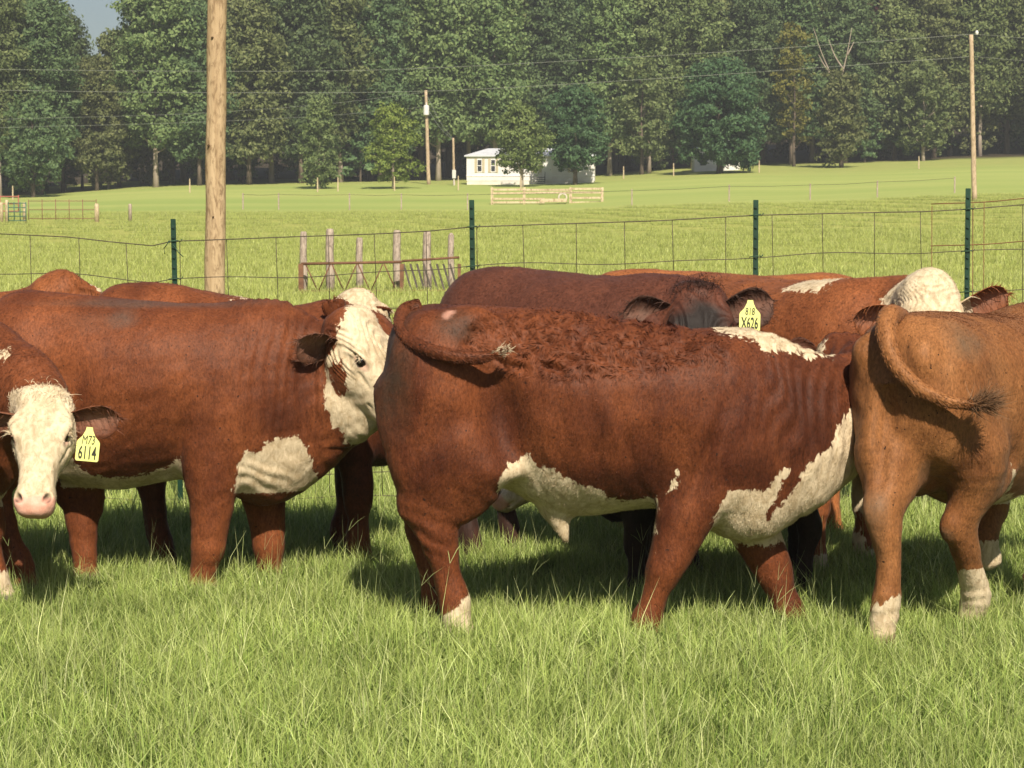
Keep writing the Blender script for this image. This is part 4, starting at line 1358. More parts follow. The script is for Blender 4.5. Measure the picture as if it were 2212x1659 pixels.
tag_m = simple_mat("yellow_tag", (.66, .70, .20), (.74, .76, .28), 20, .45, bump=0)
ink_m = simple_mat("black_ink", (.02, .02, .015), (.05, .05, .04), 60, .8, bump=0)
def make_tag(root, top, tag, heading):
    """yellow ear tag facing the camera with its hand-written numbers"""
    w, h = tag.get("w", .092), tag.get("h", .135)
    prof = [(-.13, 0), (.13, 0), (.16, -.10), (.28, -.27), (.46, -.40), (.5, -.46), (.5, -.95), (.45, -1.0), (-.45, -1.0), (-.5, -.95), (-.5, -.46), (-.46, -.40), (-.28, -.27), (-.16, -.10)]
    n = len(prof)
    V = [(x * w, -.0012, z * h) for x, z in prof] + [(x * w, .0012, z * h) for x, z in prof]
    F = [(i, (i + 1) % n, n + (i + 1) % n, n + i) for i in range(n)]
    F += [(0, 13, 2, 1)] if False else []
    tris = []
    for i in range(n // 2 - 1):
        a, b, c, d = i + 1, i + 2, n - 1 - i - 1 + 0, n - i - 1 + 0
        a0, a1, b0, b1 = (n - i) % n, n - i - 1, i + 1, i + 2
        tris.append((a0, a1, b1, b0))
    F += [tuple(q) for q in tris] + [tuple(n + k for k in q[::-1]) for q in tris]
    t = obj("ear_tag", MB().add(V, F).build("ear_tag", tag_m), root)
    t.location = top
    t.rotation_euler = (rad(tag.get("tilt", -12)), rad(tag.get("roll", 5)), -heading + rad(tag.get("yaw", 0)))
    for (txt, size, z, sx, off, sh) in tag["text"]:
        cu = bpy.data.curves.new("lettering", 'FONT')
        cu.body = txt; cu.size = size; cu.align_x = 'CENTER'; cu.offset = off; cu.shear = sh; cu.resolution_u = 2
        tmp = bpy.data.objects.new("tmp", cu); COL.objects.link(tmp)
        me = bpy.data.meshes.new_from_object(tmp.evaluated_get(bpy.context.evaluated_depsgraph_get()))
        bpy.data.objects.remove(tmp); bpy.data.curves.remove(cu)
        me.materials.clear(); me.materials.append(ink_m)
        lo = obj("lettering", me, t)
        lo.rotation_euler = (rad(90), 0, 0); lo.scale = (sx, 1, 1)
        lo.location = (0, -.0032, z * h)
# ------------------------------------------------------------------ the herd
class Frame:
    def __init__(s, x, y, hd):
        s.x, s.y, s.hd = x, y, hd
        s.c, s.s = math.cos(hd), math.sin(hd)
    def L(s, px, py, d):
        w = W(px, py, d)
        dx, dy = w[0] - s.x, w[1] - s.y
        return np.array([dx * s.c + dy * s.s, -dx * s.s + dy * s.c, w[2]])
    def v(s, v):
        """world direction to local"""
        return np.array([v[0] * s.c + v[1] * s.s, -v[0] * s.s + v[1] * s.c, v[2]])
    def tab(s, rows):
        out = []
        for px, t, b, hw in rows:
            a, c = s.L(px, t, s.y), s.L(px, b, s.y)
            out.append((a[0], a[2], c[2], hw))
        return out
    def poly(s, pts, dd=-.27):
        return [tuple(s.L(a, b, s.y + dd)[[0, 2]]) for a, b in pts]

def face_wd(hc, lo=-.035, jaw=-.11):
    """white face: from just behind the poll to the chin"""
    t, ss, n = hc.T
    w = np.minimum(np.minimum(t - lo, n - jaw + .55 * t), .165 - np.abs(ss))
    w = np.minimum(w, .2 - np.abs(n))
    return np.where((t > -.2) & (t < .6), w, -1.)

def socks(V, z, amp=.02):
    return z - V[:, 2] + amp * sinnoise(V, 16, 9)

coat_mid = coat_mat("coat_red", (.062, .016, .007), (.170, .051, .018), grey=(.045, .030, .020))
coat_left = coat_mat("coat_red_brown", (.090, .025, .010), (.200, .062, .022))
coat_tan = coat_mat("coat_tan", (.165, .062, .021), (.295, .128, .046), grey=(.15, .10, .06))
coat_dark = coat_mat("coat_dark_brown", (.075, .026, .016), (.12, .042, .024), grey=(.035, .024, .018))
coat_six = coat_mat("coat_chestnut", (.15, .045, .016), (.25, .085, .03))
coat_org = coat_mat("coat_orange", (.22, .072, .022), (.33, .12, .042))

# ---- bull in the middle, broadside, curly back, tail over its flank
M = Frame((1250 - CX) / FPX * 8.79, 8.79, 0)
m_tab = M.tab([(830, 800, 870, .05), (842, 730, 960, .14), (866, 680, 1005, .19), (920, 656, 1030, .23), (1000, 657, 1045, .255), (1090, 662, 1055, .275), (1150, 666, 1085, .30), (1200, 670, 1108, .32),
               (1280, 680, 1112, .33), (1350, 690, 1104, .33), (1434, 701, 1096, .31), (1500, 710, 1100, .285), (1560, 717, 1125, .26), (1620, 726, 1140, .235), (1680, 765, 1110, .18), (1720, 810, 1050, .12), (1740, 870, 980, .05)])
def ml(px, py, dd): return M.L(px, py, M.y + dd)
def jl(px, py, dd, rn, rs): return (*ml(px, py, dd), rn, rs)
m_neck = [jl(1580, 930, 0, .36, .24), jl(1650, 935, 0, .37, .215), jl(1725, 925, .02, .325, .185), jl(1790, 908, .09, .265, .16), jl(1838, 875, .22, .215, .14), jl(1842, 835, .34, .175, .125), jl(1826, 795, .43, .13, .11)]
m_legs = [
    # near hind
    [jl(935, 830, -.14, .23, .10), jl(955, 930, -.16, .235, .115), jl(995, 1005, -.17, .19, .105), jl(968, 1058, -.16, .155, .085), jl(940, 1095, -.15, .116, .07), jl(942, 1135, -.15, .090, .062), jl(953, 1185, -.14, .069, .054),
     jl(967, 1245, -.13, .056, .047), jl(981, 1298, -.12, .064, .058), jl(985, 1340, -.12, .054, .053), (*(ml(998, 1375, -.12)[:2]), 0.0, .066, .06)],
    # far hind
    [jl(935, 850, .13, .22, .10), jl(950, 950, .14, .21, .105), jl(965, 1020, .15, .14, .09), jl(925, 1090, .15, .085, .06), jl(915, 1130, .15, .08, .058), jl(920, 1190, .14, .054, .048),
     jl(932, 1250, .13, .046, .043), jl(938, 1298, .13, .055, .05), jl(945, 1335, .13, .05, .048), (*(ml(952, 1360, .13)[:2]), 0.0, .062, .058)],
    # near fore, reaching back
    [jl(1530, 920, -.15, .18, .09), jl(1510, 1040, -.17, .14, .09), jl(1487, 1100, -.17, .118, .085), jl(1462, 1170, -.165, .092, .074), jl(1437, 1225, -.16, .076, .068), jl(1422, 1265, -.155, .058, .054),
     jl(1409, 1305, -.15, .050, .047), jl(1397, 1343, -.15, .062, .056), jl(1395, 1365, -.15, .055, .053), (*(ml(1400, 1378, -.15)[:2]), 0.0, .062, .056)],
    # far fore, stepping out
    [jl(1560, 940, .14, .16, .08), jl(1590, 1060, .15, .125, .085), jl(1630, 1150, .15, .098, .075), jl(1660, 1205, .15, .085, .07), jl(1675, 1240, .15, .072, .064),
     jl(1690, 1280, .15, .056, .052), jl(1702, 1312, .15, .06, .055), jl(1712, 1335, .15, .055, .053), (*(ml(1722, 1350, .15)[:2]), 0.0, .062, .056)]]
m_white = [M.poly([(1080, 1037), (1100, 1006), (1142, 983), (1160, 1006), (1210, 1022), (1231, 1045), (1283, 1053), (1314, 1082), (1361, 1090), (1400, 1082), (1420, 1080), (1420, 1190), (1080, 1190)]),
           M.poly([(1533, 1200), (1533, 1163), (1541, 1116), (1572, 1058), (1609, 1056), (1655, 1058), (1676, 1022), (1708, 1011), (1692, 1038), (1679, 1074), (1661, 1095), (1661, 1126), (1681, 1105), (1713, 1064), (1749, 1001), (1801, 970),
                   (1817, 928), (1845, 890), (1900, 850), (1900, 1200)], -.19),
           M.poly([(1541, 700), (1541, 711), (1588, 724), (1629, 735), (1655, 763), (1675, 752), (1702, 763), (1718, 756), (1734, 766), (1754, 776), (1768, 764), (1806, 778), (1818, 755), (1830, 690)], -.05),
           M.poly([(1449, 1065), (1452, 1035), (1466, 1017), (1460, 1050)])]
def m_pat(V, hc):
    w = np.full(len(V), -1.)
    xz = V[:, [0, 2]]
    for i, pl in enumerate(m_white):
        w = np.maximum(w, poly_sd(xz, pl))
    w = np.where((V[:, 2] < .42) & (w > -.5) & (np.abs(V[:, 0]) > .2) & (V[:, 0] < .5), np.minimum(w, -.02), w)       # legs stay red
    f = ml(985, 1330, -.12)
    hindfoot = (V[:, 0] < -.3) & (V[:, 2] < .22)
    w = np.where(hindfoot, np.maximum(w, np.minimum(.10 - V[:, 2] + .9 * (V[:, 0] + .45) + .06, .1)), w)
    w = np.maximum(w, np.where(V[:, 1] > .2, face_wd(hc, .03), -1))
    return w
mc = [(np.array([ml(1280, 765, -.25)[0], -.2, ml(1280, 740, -.25)[2]]), np.array([.40, .35, .115]))]
def m_curl(V):
    w = np.clip(1.35 - np.linalg.norm((V - mc[0][0]) / mc[0][1], axis=1) + .18 * sinnoise(V, 14, 4), 0, 1)
    return np.clip(w * 3, 0, 1)
def m_disp(V):
    cu = m_curl(V)
    lumps = (.006 - np.abs(sinnoise(V * np.array([1, .5, 1.]), 36, 31, 6)) * .046) * cu
    x, z = V[:, 0], V[:, 2]
    folds = .003 * np.sin(x * 110 + 6 * np.sin(z * 3.) + 5 * sinnoise(V, 8, 8)) * np.clip((x - .62) / .1, 0, 1) * np.clip((z - .5) / .2, 0, 1)
    ribs = .004 * np.sin(x * 60 + z * 10 + 2 * sinnoise(V, 6, 12)) * np.exp(-((x - .1) / .25) ** 2 - ((z - .85) / .2) ** 2)
    groove = -.026 * np.exp(-((x - .43 - .35 * (z - .6)) / .025) ** 2) * np.exp(-((z - .72) / .16) ** 2)          # behind the shoulder
    flank = -.058 * np.exp(-((x + .30 + .15 * (z - .9)) / .075) ** 2 - ((z - .92) / .2) ** 2) + .012 * np.exp(-((x + .52) / .12) ** 2 - ((z - .88) / .2) ** 2)
    wr = .004 * np.sin(z * 95 + x * 50 + 3 * sinnoise(V, 12, 6)) * np.exp(-((x + .60) / .1) ** 2 - ((z - .42) / .1) ** 2)
    return lumps + folds + ribs + groove + flank + wr
m_tail = [ml(905, 668, .0), ml(874, 674, -.03), ml(866, 705, -.14), ml(885, 735, -.24), ml(930, 757, -.31), ml(985, 770, -.34), ml(1040, 772, -.35), ml(1085, 758, -.35)]
pw, ph = ml(1822, 768, .46), None
make_cow("bull", "red bull standing broadside with curly back hair, white crest and tail swept over its flank", (M.x, M.y), 0, coat_mid, tab=m_tab, neck=m_neck, legs=m_legs,
         head=(pw, (.12, .86, -.5), (.05, .5, .86), True, .02), pattern=m_pat, res=.0125, hair=190000, hairlen=.0105,
         extra=[op_chain([jl(1195, 1100, -.02, .05, .05), jl(1212, 1138, -.03, .032, .03), jl(1222, 1165, -.03, .014, .014)], .05),
                op_ell(ml(955, 810, -.17), (.21, .13, .25), .045), op_ell(ml(1000, 1000, -.2), (.12, .07, .10), .06), op_ell(ml(892, 1085, -.15), (.055, .048, .065), .06), op_ell(ml(915, 1015, -.15), (.11, .085, .11), .06), op_ell(ml(1022, 690, -.14), (.07, .07, .05), .06), op_ell(ml(1535, 890, -.185), (.13, .095, .27), .07), op_ell(ml(1605, 1090, 0), (.13, .15, .13), .06),
                op_chain([jl(1100, 1010, -.2, .05, .05), jl(1060, 1000, -.22, .08, .06), jl(1000, 960, -.2, .12, .08)], .05)],
         tail={"pts": m_tail, "r": [.042, .031, .026, .025, .026, .027, .022, .010], "tl": .045, "tuft": 260, "twd": .0, "tdk": .25, "spread": .16, "droop": .1, "fuzz": 6000, "dk": .12},
         dirt=[(ml(852, 800, -.1), (.11, .25, .26), .9), (ml(985, 705, -.22), (.09, .2, .06), .85), (ml(1115, 1000, -.25), (.1, .2, .05), .0)], pink=[(ml(970, 688, -.2), .032), (ml(948, 706, -.22), .01), (ml(1190, 877, -.3), .011)],
         mahog_shade=[(ml(1750, 900, -.1), (.20, .35, .33), .75), (ml(1075, 900, -.25), (.075, .25, .24), .6), (ml(1360, 1035, -.25), (.34, .3, .07), .5), (ml(980, 990, -.2), (.16, .2, .07), .4), (ml(1610, 1010, -.2), (.16, .2, .09), .5), (ml(1300, 900, -.3), (.05, .2, .07), .35)],  # neck and flank streak are mahogany hair; low bands paint underside shade
         disp=m_disp, curl=m_curl, ears={1: {"base": (.03, .11, -.01), "dir": (-.85, -.1, .35), "open": (.1, -.8, .3), "L": .15, "dk": .4}, -1: {"base": (.03, -.1, -.01), "dir": (.75, -.15, .5), "open": (.1, -.8, .2), "L": .16, "dk": .6}}, seed=3, cat="bull")

# ---- bull on the left, broadside, white face with a brown cheek patch
B = Frame((330 - CX) / FPX * 9.93, 9.93, 0)
def bl(px, py, dd): return B.L(px, py, B.y + dd)
def bj(px, py, dd, rn, rs): return (*bl(px, py, dd), rn, rs)
b_tab = B.tab([(-42, 760, 810, .04), (-30, 700, 900, .13), (-5, 652, 970, .19), (45, 630, 1005, .23), (120, 634, 1035, .26), (200, 640, 1052, .30), (260, 646, 1055, .32), (330, 651, 1042, .33), (400, 654, 1036, .315),
               (460, 656, 1040, .29), (520, 658, 1070, .265), (570, 661, 1085, .24), (620, 672, 1060, .20), (655, 705, 1020, .15), (682, 760, 970, .09), (695, 820, 900, .04)])
b_neck = [bj(540, 860, 0, .38, .235), bj(610, 862, 0, .385, .20), bj(670, 842, -.01, .335, .17), bj(720, 822, -.02, .29, .155), bj(752, 800, -.05, .235, .135)]
b_legs = [
    [bj(445, 850, -.15, .17, .09), bj(455, 960, -.17, .14, .095), bj(458, 1030, -.17, .117, .09), bj(457, 1087, -.165, .098, .08), bj(453, 1150, -.16, .078, .068), bj(450, 1185, -.16, .074, .066), bj(442, 1215, -.155, .060, .054),
     bj(437, 1245, -.15, .055, .05), bj(437, 1265, -.15, .062, .056), (*(bl(446, 1278, -.15)[:2]), 0., .062, .056)],
    [bj(500, 870, .14, .15, .08), bj(545, 1000, .15, .12, .085), bj(572, 1090, .15, .094, .075), bj(578, 1150, .15, .077, .068), bj(580, 1185, .15, .07, .064), bj(582, 1215, .15, .056, .05), bj(583, 1245, .15, .06, .055), (*(bl(590, 1262, .15)[:2]), 0., .062, .056)],
    [bj(75, 830, .13, .22, .1), bj(110, 930, .15, .22, .11), bj(150, 1010, .15, .16, .1), bj(180, 1080, .15, .10, .07), bj(178, 1110, .15, .08, .06), bj(180, 1160, .15, .062, .052), bj(184, 1210, .15, .054, .05), bj(186, 1240, .15, .06, .056), (*(bl(195, 1262, .15)[:2]), 0., .064, .058)],
    hind_leg(-.62, -1, foot=(-.56, -.15))]
b_white = [B.poly([(500, 1150), (506, 1079), (521, 996), (537, 971), (567, 973), (583, 950), (617, 942), (625, 948), (646, 935), (662, 962), (672, 987), (680, 1030), (700, 1150)], -.15),
           B.poly([(100, 1000), (150, 996), (175, 1025), (208, 1037), (233, 1040), (283, 1035), (317, 1025), (375, 1004), (390, 981), (404, 1004), (412, 1060), (405, 1120), (100, 1120)], -.25)]
b_face = B.poly([(752, 660), (735, 712), (727, 746), (709, 771), (704, 821), (706, 879), (724, 921), (738, 925), (748, 960), (960, 980), (960, 600)], -.12)
b_cheek = B.poly([(742, 776), (752, 795), (753, 835), (749, 850), (735, 852), (722, 838), (713, 815), (717, 795), (728, 778)], -.15)
b_pollred = B.poly([(735, 690), (752, 668), (750, 700), (738, 745), (727, 742)], -.1)
def b_pat(V, hc):
    w = np.full(len(V), -1.)
    xz = V[:, [0, 2]]
    for pl in b_white:
        w = np.maximum(w, poly_sd(xz, pl))
    leg = (V[:, 2] < .44)
    w = np.where(leg, np.minimum(w, -.02), w)
    lx = (np.abs(V[:, 0] - bl(457, 1000, 0)[0]) < .1) & (V[:, 1] < -.1)
    w = np.where(lx & (w < .3), np.minimum(w, .09 - (V[:, 0] * 0 + .12)), w)
    w = np.maximum(w, poly_sd(xz, b_face))
    ck = poly_sd(xz, b_cheek)
    w = np.where(V[:, 1] < 0.02, np.minimum(w, -ck), w)
    return w
def b_disp(V):
    x, z = V[:, 0], V[:, 2]
    folds = .003 * np.sin(x * 130 + 9 * np.sin(z * 2.6) + 4.5 * sinnoise(V, 8, 18)) * np.clip((x - .30) / .12, 0, 1) * np.clip((.82 - x) / .05, 0, 1) * np.clip((z - .6) / .15, 0, 1)
    dew = .004 * np.sin(z * 85 + x * 45 + 3 * sinnoise(V, 10, 3)) * np.exp(-((x - .5) / .12) ** 2 - ((z - .5) / .1) ** 2)
    groove = -.024 * np.exp(-((x - .13 - .25 * (z - .6)) / .03) ** 2) * np.exp(-((z - .66) / .14) ** 2)
    return folds + dew + groove
b_poll = bl(752, 704, -.12)
make_cow("bull", "red bull with white face, brown cheek patch and white brisket behind the curly-backed bull's rump", (B.x, B.y), 0, coat_left, tab=b_tab, neck=b_neck, legs=b_legs,
         head=(b_poll, (.52, -.28, -.80), (.70, -.48, .52), True, .02), hscale=1.08, pattern=b_pat, res=.0125, hair=160000, hairlen=.009,
         extra=[op_ell(bl(752, 850, -.10), (.11, .085, .15), .06), op_ell(bl(790, 880, -.12), (.08, .06, .07), .05), op_ell(bl(470, 880, -.16), (.15, .1, .25), .09), op_ell(bl(570, 1010, 0), (.14, .15, .12), .06), op_chain([bj(600, 1040, 0, .05, .05), bj(650, 990, 0, .05, .04), bj(690, 940, 0, .05, .04), bj(720, 900, -.02, .05, .05)], .06),
                op_ell(bl(60, 790, -.13), (.2, .13, .22), .06)],
         mahog_shade=[(bl(690, 700, -.1), (.22, .2, .05), .45), (bl(600, 900, -.15), (.10, .2, .09), .6), (bl(300, 985, -.25), (.22, .3, .07), .45), (bl(655, 860, -.1), (.05, .2, .14), .45), (bl(230, 660, -.15), (.24, .2, .06), .4)],  # low flank band paints the barrel's underside shade into the coat
         disp=b_disp, dirt=[(bl(255, 690, -.28), (.08, .2, .045), .55), (bl(195, 695, -.28), (.16, .2, .05), .16), (bl(330, 655, -.1), (.5, .3, .02), .45)],
         ears={-1: {"pos": bl(718, 742, -.19), "dir": (-.80, -.55, .16), "open": (-.35, -.75, -.30), "L": .16, "W": .085, "dk": .35}, 1: {"base": (.04, .1, -.04), "dir": (-.4, .85, .2), "L": .18}}, seed=5, cat="bull")

# ---- tan bull on the right, seen from behind
RH = rad(54)
R_ = Frame(1.60, 8.80, RH)
r_tab = [(a * 1.0 + .47, b * .968, c, d * 1.02) for a, b, c, d in GEN_TAB]
def rj(px, py, d, rn, rs): return (*R_.L(px, py, d), rn, rs)
r_legs = [[rj(1938, 880, 8.75, .21, .11), rj(1926, 980, 8.70, .19, .13), rj(1920, 1045, 8.63, .135, .10), rj(1914, 1100, 8.57, .085, .068), rj(1914, 1150, 8.55, .07, .058), rj(1920, 1225, 8.55, .050, .046), rj(1914, 1305, 8.55, .058, .056), rj(1906, 1350, 8.55, .055, .054), (*R_.L(1902, 1395, 8.55)[:2], 0., .066, .06)],
          [rj(2085, 880, 8.76, .21, .11), rj(2112, 975, 8.74, .175, .11), rj(2102, 1050, 8.75, .118, .088), rj(2080, 1115, 8.76, .088, .07), rj(2080, 1160, 8.78, .074, .06), rj(2096, 1230, 8.85, .052, .048), rj(2108, 1288, 8.92, .062, .06), rj(2098, 1330, 8.95, .057, .056), (*R_.L(2094, 1352, 8.95)[:2], 0., .066, .06)],
          [(.92, .15, .86, .15, .08), (.93, .165, .62, .112, .083), (.99, .16, .50, .085, .072), (1.06, .16, .42, .072, .066), (1.02, .16, .34, .06, .055), (.97, .16, .27, .056, .052), (.98, .16, .21, .055, .05), (1.0, .16, .17, .062, .056)],
          fore_leg(.90, -1, foot=(.80, -.15))]
def r_pat(V, hc):
    w = np.full(len(V), -1.)
    bel = .60 - .35 * np.clip(V[:, 0] - .25, 0, .4) - V[:, 2] + .05 * np.sin(V[:, 0] * 9)
    bel = np.where((V[:, 0] > .12) & (V[:, 2] > .40), bel + .02 * sinnoise(V, 12, 4), -1)
    fl = np.clip((V[:, 0] - .30) * .6, -1, .08)
    w = np.maximum(w, np.minimum(bel + .05, fl))
    hf = (V[:, 2] < .26)
    w = np.where(hf & (V[:, 0] < .6), np.maximum(w, np.where(V[:, 1] < 0, .215 - V[:, 2] - .9 * (V[:, 1] + .08), .155 - V[:, 2] - 1.5 * (V[:, 1] - .02))), w)
    w = np.where(hf & (V[:, 0] > .75), np.maximum(w, .25 - V[:, 2]), w)
    w = np.maximum(w, face_wd(hc))
    return w
def r_disp(V):
    x, y, z = V.T
    cleft = -.03 * np.exp(-(y / .035) ** 2) * np.clip((-.10 - x) / .1, 0, 1) * np.exp(-((z - .80) / .22) ** 2)
    pin = .018 * np.exp(-((x + .24) / .06) ** 2 - ((np.abs(y) - .11) / .05) ** 2 - ((z - 1.12) / .07) ** 2)
    wr = .006 * np.sin(y * 150 + z * 60) * np.exp(-((x + .05) / .18) ** 2 - ((y - .02) / .09) ** 2 - ((z - .64) / .08) ** 2)
    wr2 = .002 * np.sin(z * 140 + 2 * sinnoise(V, 20, 2)) * np.exp(-((z - .135) / .05) ** 2)
    return cleft + pin + wr + wr2
def rl(px, py, d): return R_.L(px, py, d)
r_tail = [rl(1945, 690, 8.78), rl(1922, 682, 8.62), rl(1914, 722, 8.53), rl(1934, 785, 8.48), rl(1982, 836, 8.45), rl(2040, 864, 8.43), rl(2090, 873, 8.42), rl(2120, 873, 8.41)]
make_cow("bull", "tan bull seen from behind with white hind feet and tail swinging to one side", (R_.x, R_.y), RH, coat_tan, tab=r_tab, legs=r_legs,
         neck=[(1.05, 0, .95, .30, .2), (1.2, 0, 1.0, .26, .17), (1.34, -.03, 1.0, .2, .14), (1.42, -.05, 1.0, .14, .12)],
         head=((1.45, -.06, 1.04), (.6, -.1, -.8), (.8, 0, .6), True, .02), pattern=r_pat, res=.0125, hair=170000, hairlen=.008,
         extra=[op_ell((-.02, .13, .93), (.22, .13, .26), .045), op_ell((-.02, -.14, .93), (.24, .13, .27), .045), op_ell(R_.L(1890, 1100, 8.52), (.04, .04, .055), .06), op_ell(R_.L(2052, 1138, 8.72), (.036, .036, .05), .05), op_ell((.0, 0, .62), (.07, .06, .07), .05), op_ell((.92, -.16, .85), (.15, .1, .25), .09),
                op_ell((-.25, .12, 1.10), (.05, .05, .06), .05), op_ell((-.25, -.12, 1.10), (.05, .05, .06), .05), op_chain([(.32, -.2, .62, .05, .05), (.22, -.2, .6, .09, .06), (.12, -.18, .62, .11, .08)], .05)],
         tail={"pts": r_tail, "r": [.045, .042, .036, .032, .028, .024, .019, .012], "tl": .10, "tuft": 900, "tdk": .75, "spread": .45, "droop": -.15, "fuzz": 5000, "dk": .0},
         dirt=[(rl(2060, 745, 8.65), (.12, .12, .08), .85), (rl(2010, 800, 8.6), (.10, .1, .06), .45), (rl(1860, 760, 8.75), (.10, .12, .05), .5), (rl(1885, 800, 8.7), (.08, .1, .05), .35), (rl(1885, 1105, 8.5), (.07, .07, .09), .6), (rl(2035, 1160, 8.7), (.05, .05, .04), .6), (rl(1885, 1180, 8.5), (.05, .05, .1), .35), (rl(2080, 1215, 8.9), (.06, .06, .06), .35), (rl(2000, 1010, 8.62), (.05, .05, .07), .5)],
         mahog_shade=[(rl(2110, 1010, 8.6), (.12, .12, .10), .45), (rl(1890, 1060, 8.55), (.06, .06, .08), .4), (rl(2080, 1180, 8.75), (.06, .06, .09), .35)],
         disp=r_disp, seed=7, cat="bull")

# ---- white-faced cow looking at the camera on the far left
A = Frame(-2.74, 9.32, 0)
a_poll = A.L(99, 873, 8.95)
def a_pat(V, hc):
    w = face_wd(hc, -.06, -.17)
    w = np.maximum(w, np.where(V[:, 0] > .3, .16 - V[:, 2] + .02 * sinnoise(V, 14, 3), -1))
    w = np.maximum(w, np.where((V[:, 2] < .6) & (V[:, 2] > .42), .50 - V[:, 2], -1.))
    c = A.L(20, 772, 9.1)
    return np.maximum(w, .02 - np.linalg.norm(V - c, axis=1) * .6)
make_cow("cow", "red cow with a creamy white face looking straight ahead, wearing yellow ear tag M73 6114", (A.x, A.y), 0, coat_left, scale=.96,
         neck=[(.42, 0, .92, .28, .2), (.60, -.06, .93, .25, .17), (.76, -.17, .92, .20, .145), (.84, -.26, .90, .14, .12)],
         legs=[fore_leg(.44, -1, foot=(.36, -.15)), fore_leg(.46, 1, foot=(.56, .17), knee=(.53, .33)), hind_leg(-.54, 1), hind_leg(-.54, -1)],
         head=(a_poll, (.0, -.58, -.81), (.02, -.81, .58), True, .02), hscale=.91, pattern=a_pat, res=.016, hres=.006, tuft={"n": 420, "nn": .07}, hair=70000, hairlen=.017,
         dirt=[(a_poll + np.array([-.115, -.14, -.26]), (.03, .06, .05), .5), (a_poll + np.array([.115, -.14, -.26]), (.025, .06, .05), .35)],
         ears={1: {"base": (.055, .108, -.03), "dir": (.97, .03, .06), "open": (.05, -.9, -.40), "L": .215, "W": .078, "dk": .15}, -1: {"base": (.055, -.108, -.03), "dir": (-.97, .1, .05), "open": (0, -.8, -.6), "L": .2, "dk": .3}},
         tag={"side": 1, "along": .085, "off": (.0, -.045, -.035), "roll": 5, "tilt": -8, "text": [("M73", .050, -.50, .60, 0, .12), ("6114", .072, -.93, .50, .0012, 0)]}, seed=9)

# ---- dark brown cow looking over the bull's back
D = Frame(.34, 10.48, rad(-40))
d_poll = D.L(1506, 648, 9.98)
def d_pat(V, hc):
    return np.full(len(V), -1.)
make_cow("cow", "dark brown cow with blackish face above the bull's back, yellow ear tag 818 X626", (D.x, D.y), rad(-40), coat_dark, scale=1.07,
         neck=[(.40, 0, 1.02, .30, .2), (.52, -.01, 1.05, .25, .17), (.58, -.02, 1.10, .19, .14), tuple(d_poll + D.v((0, .09, -.07))) + (.12, .11)],
         legs=[fore_leg(.46, 1), fore_leg(.46, -1), hind_leg(-.58, 1), hind_leg(-.58, -1)],
         head=(d_poll, D.v((.06, -.62, -.78)), D.v((0, -.78, .62)), False, -1.), hscale=1.05, pattern=d_pat, res=.018, hres=.007, hair=60000, hairlen=.015,
         dirt=[(d_poll + D.v((0, -.17, -.12)), (.13, .13, .10), .95)], black=[(d_poll + D.v((0, -.15, -.10)), (.15, .17, .12), .95), (d_poll + D.v((0, .0, .06)), (.09, .09, .045), .8), (np.array([0, 0, .2]), (1.4, .7, .34), .8)], tuft={"n": 1800, "blk": .7, "nn": .065},  # face and poll are black; the leg blob paints the front bull's shadow
         ears={1: {"base": (.06, .10, -.03), "dir": D.v((.92, -.05, .30)), "open": D.v((.05, -.95, -.15)), "L": .225, "W": .085, "dk": .75, "pk": .25}, -1: {"base": (.06, -.10, -.03), "dir": D.v((-.95, -.05, .12)), "open": D.v((0, -.95, -.15)), "L": .22, "W": .085, "dk": .75, "pk": .25}},
         tag={"side": 1, "along": .10, "off": D.v((.022, -.07, .035)), "roll": 2, "tilt": -6, "text": [("818", .046, -.48, .62, 0, .05), ("X626", .070, -.92, .48, .0012, 0)]}, seed=11)

# ---- chestnut cow with white poll behind the tan bull
E = Frame(1.27, 10.78, rad(-58))
e_poll = E.L(2008, 642, 9.98)
def e_pat(V, hc):
    w = face_wd(hc, -.14, -.15)
    w = np.maximum(w, np.minimum(V[:, 2] - 1.30, .05 - np.abs(V[:, 0] - .36) * .4))
    leg = (V[:, 0] > .25) & (V[:, 2] < .5)
    w = np.where(leg & (V[:, 1] > 0), np.maximum(w, .02 + .06 * sinnoise(V, 7, 6)), w)
    return np.where(leg, np.maximum(w, .10 - V[:, 2]), w)
make_cow("cow", "chestnut cow with a domed white poll and red ears peering over the tan bull's rump", (E.x, E.y), rad(-58), coat_six, scale=1.045,
         neck=[(.42, 0, 1.0, .30, .2), (.58, .06, 1.08, .25, .17), (.70, .14, 1.18, .20, .145), tuple(e_poll + E.v((-.04, .08, -.08))) + (.15, .125)],
         legs=[fore_leg(.45, 1), fore_leg(.45, -1), hind_leg(-.56, 1), hind_leg(-.56, -1)],
         head=(e_poll, E.v((0, -.45, -.9)), E.v((0, -.9, .45)), True, .02), hscale=1.12, pattern=e_pat, res=.018, hres=.008, hair=70000, hairlen=.016,
         extra=[op_ell(e_poll + np.array([0, 0, .03]), (.10, .10, .10), .06)],
         ears={1: {"base": (.04, .115, -.03), "dir": E.v((.96, 0, .36)), "open": E.v((.1, -.85, -.45)), "L": .21, "W": .078, "wbase": .06}, -1: {"base": (.06, -.115, -.03), "dir": E.v((-.9, -.1, -.05)), "open": E.v((0, -.85, -.45)), "L": .19, "W": .075, "wbase": .03}}, seed=13)

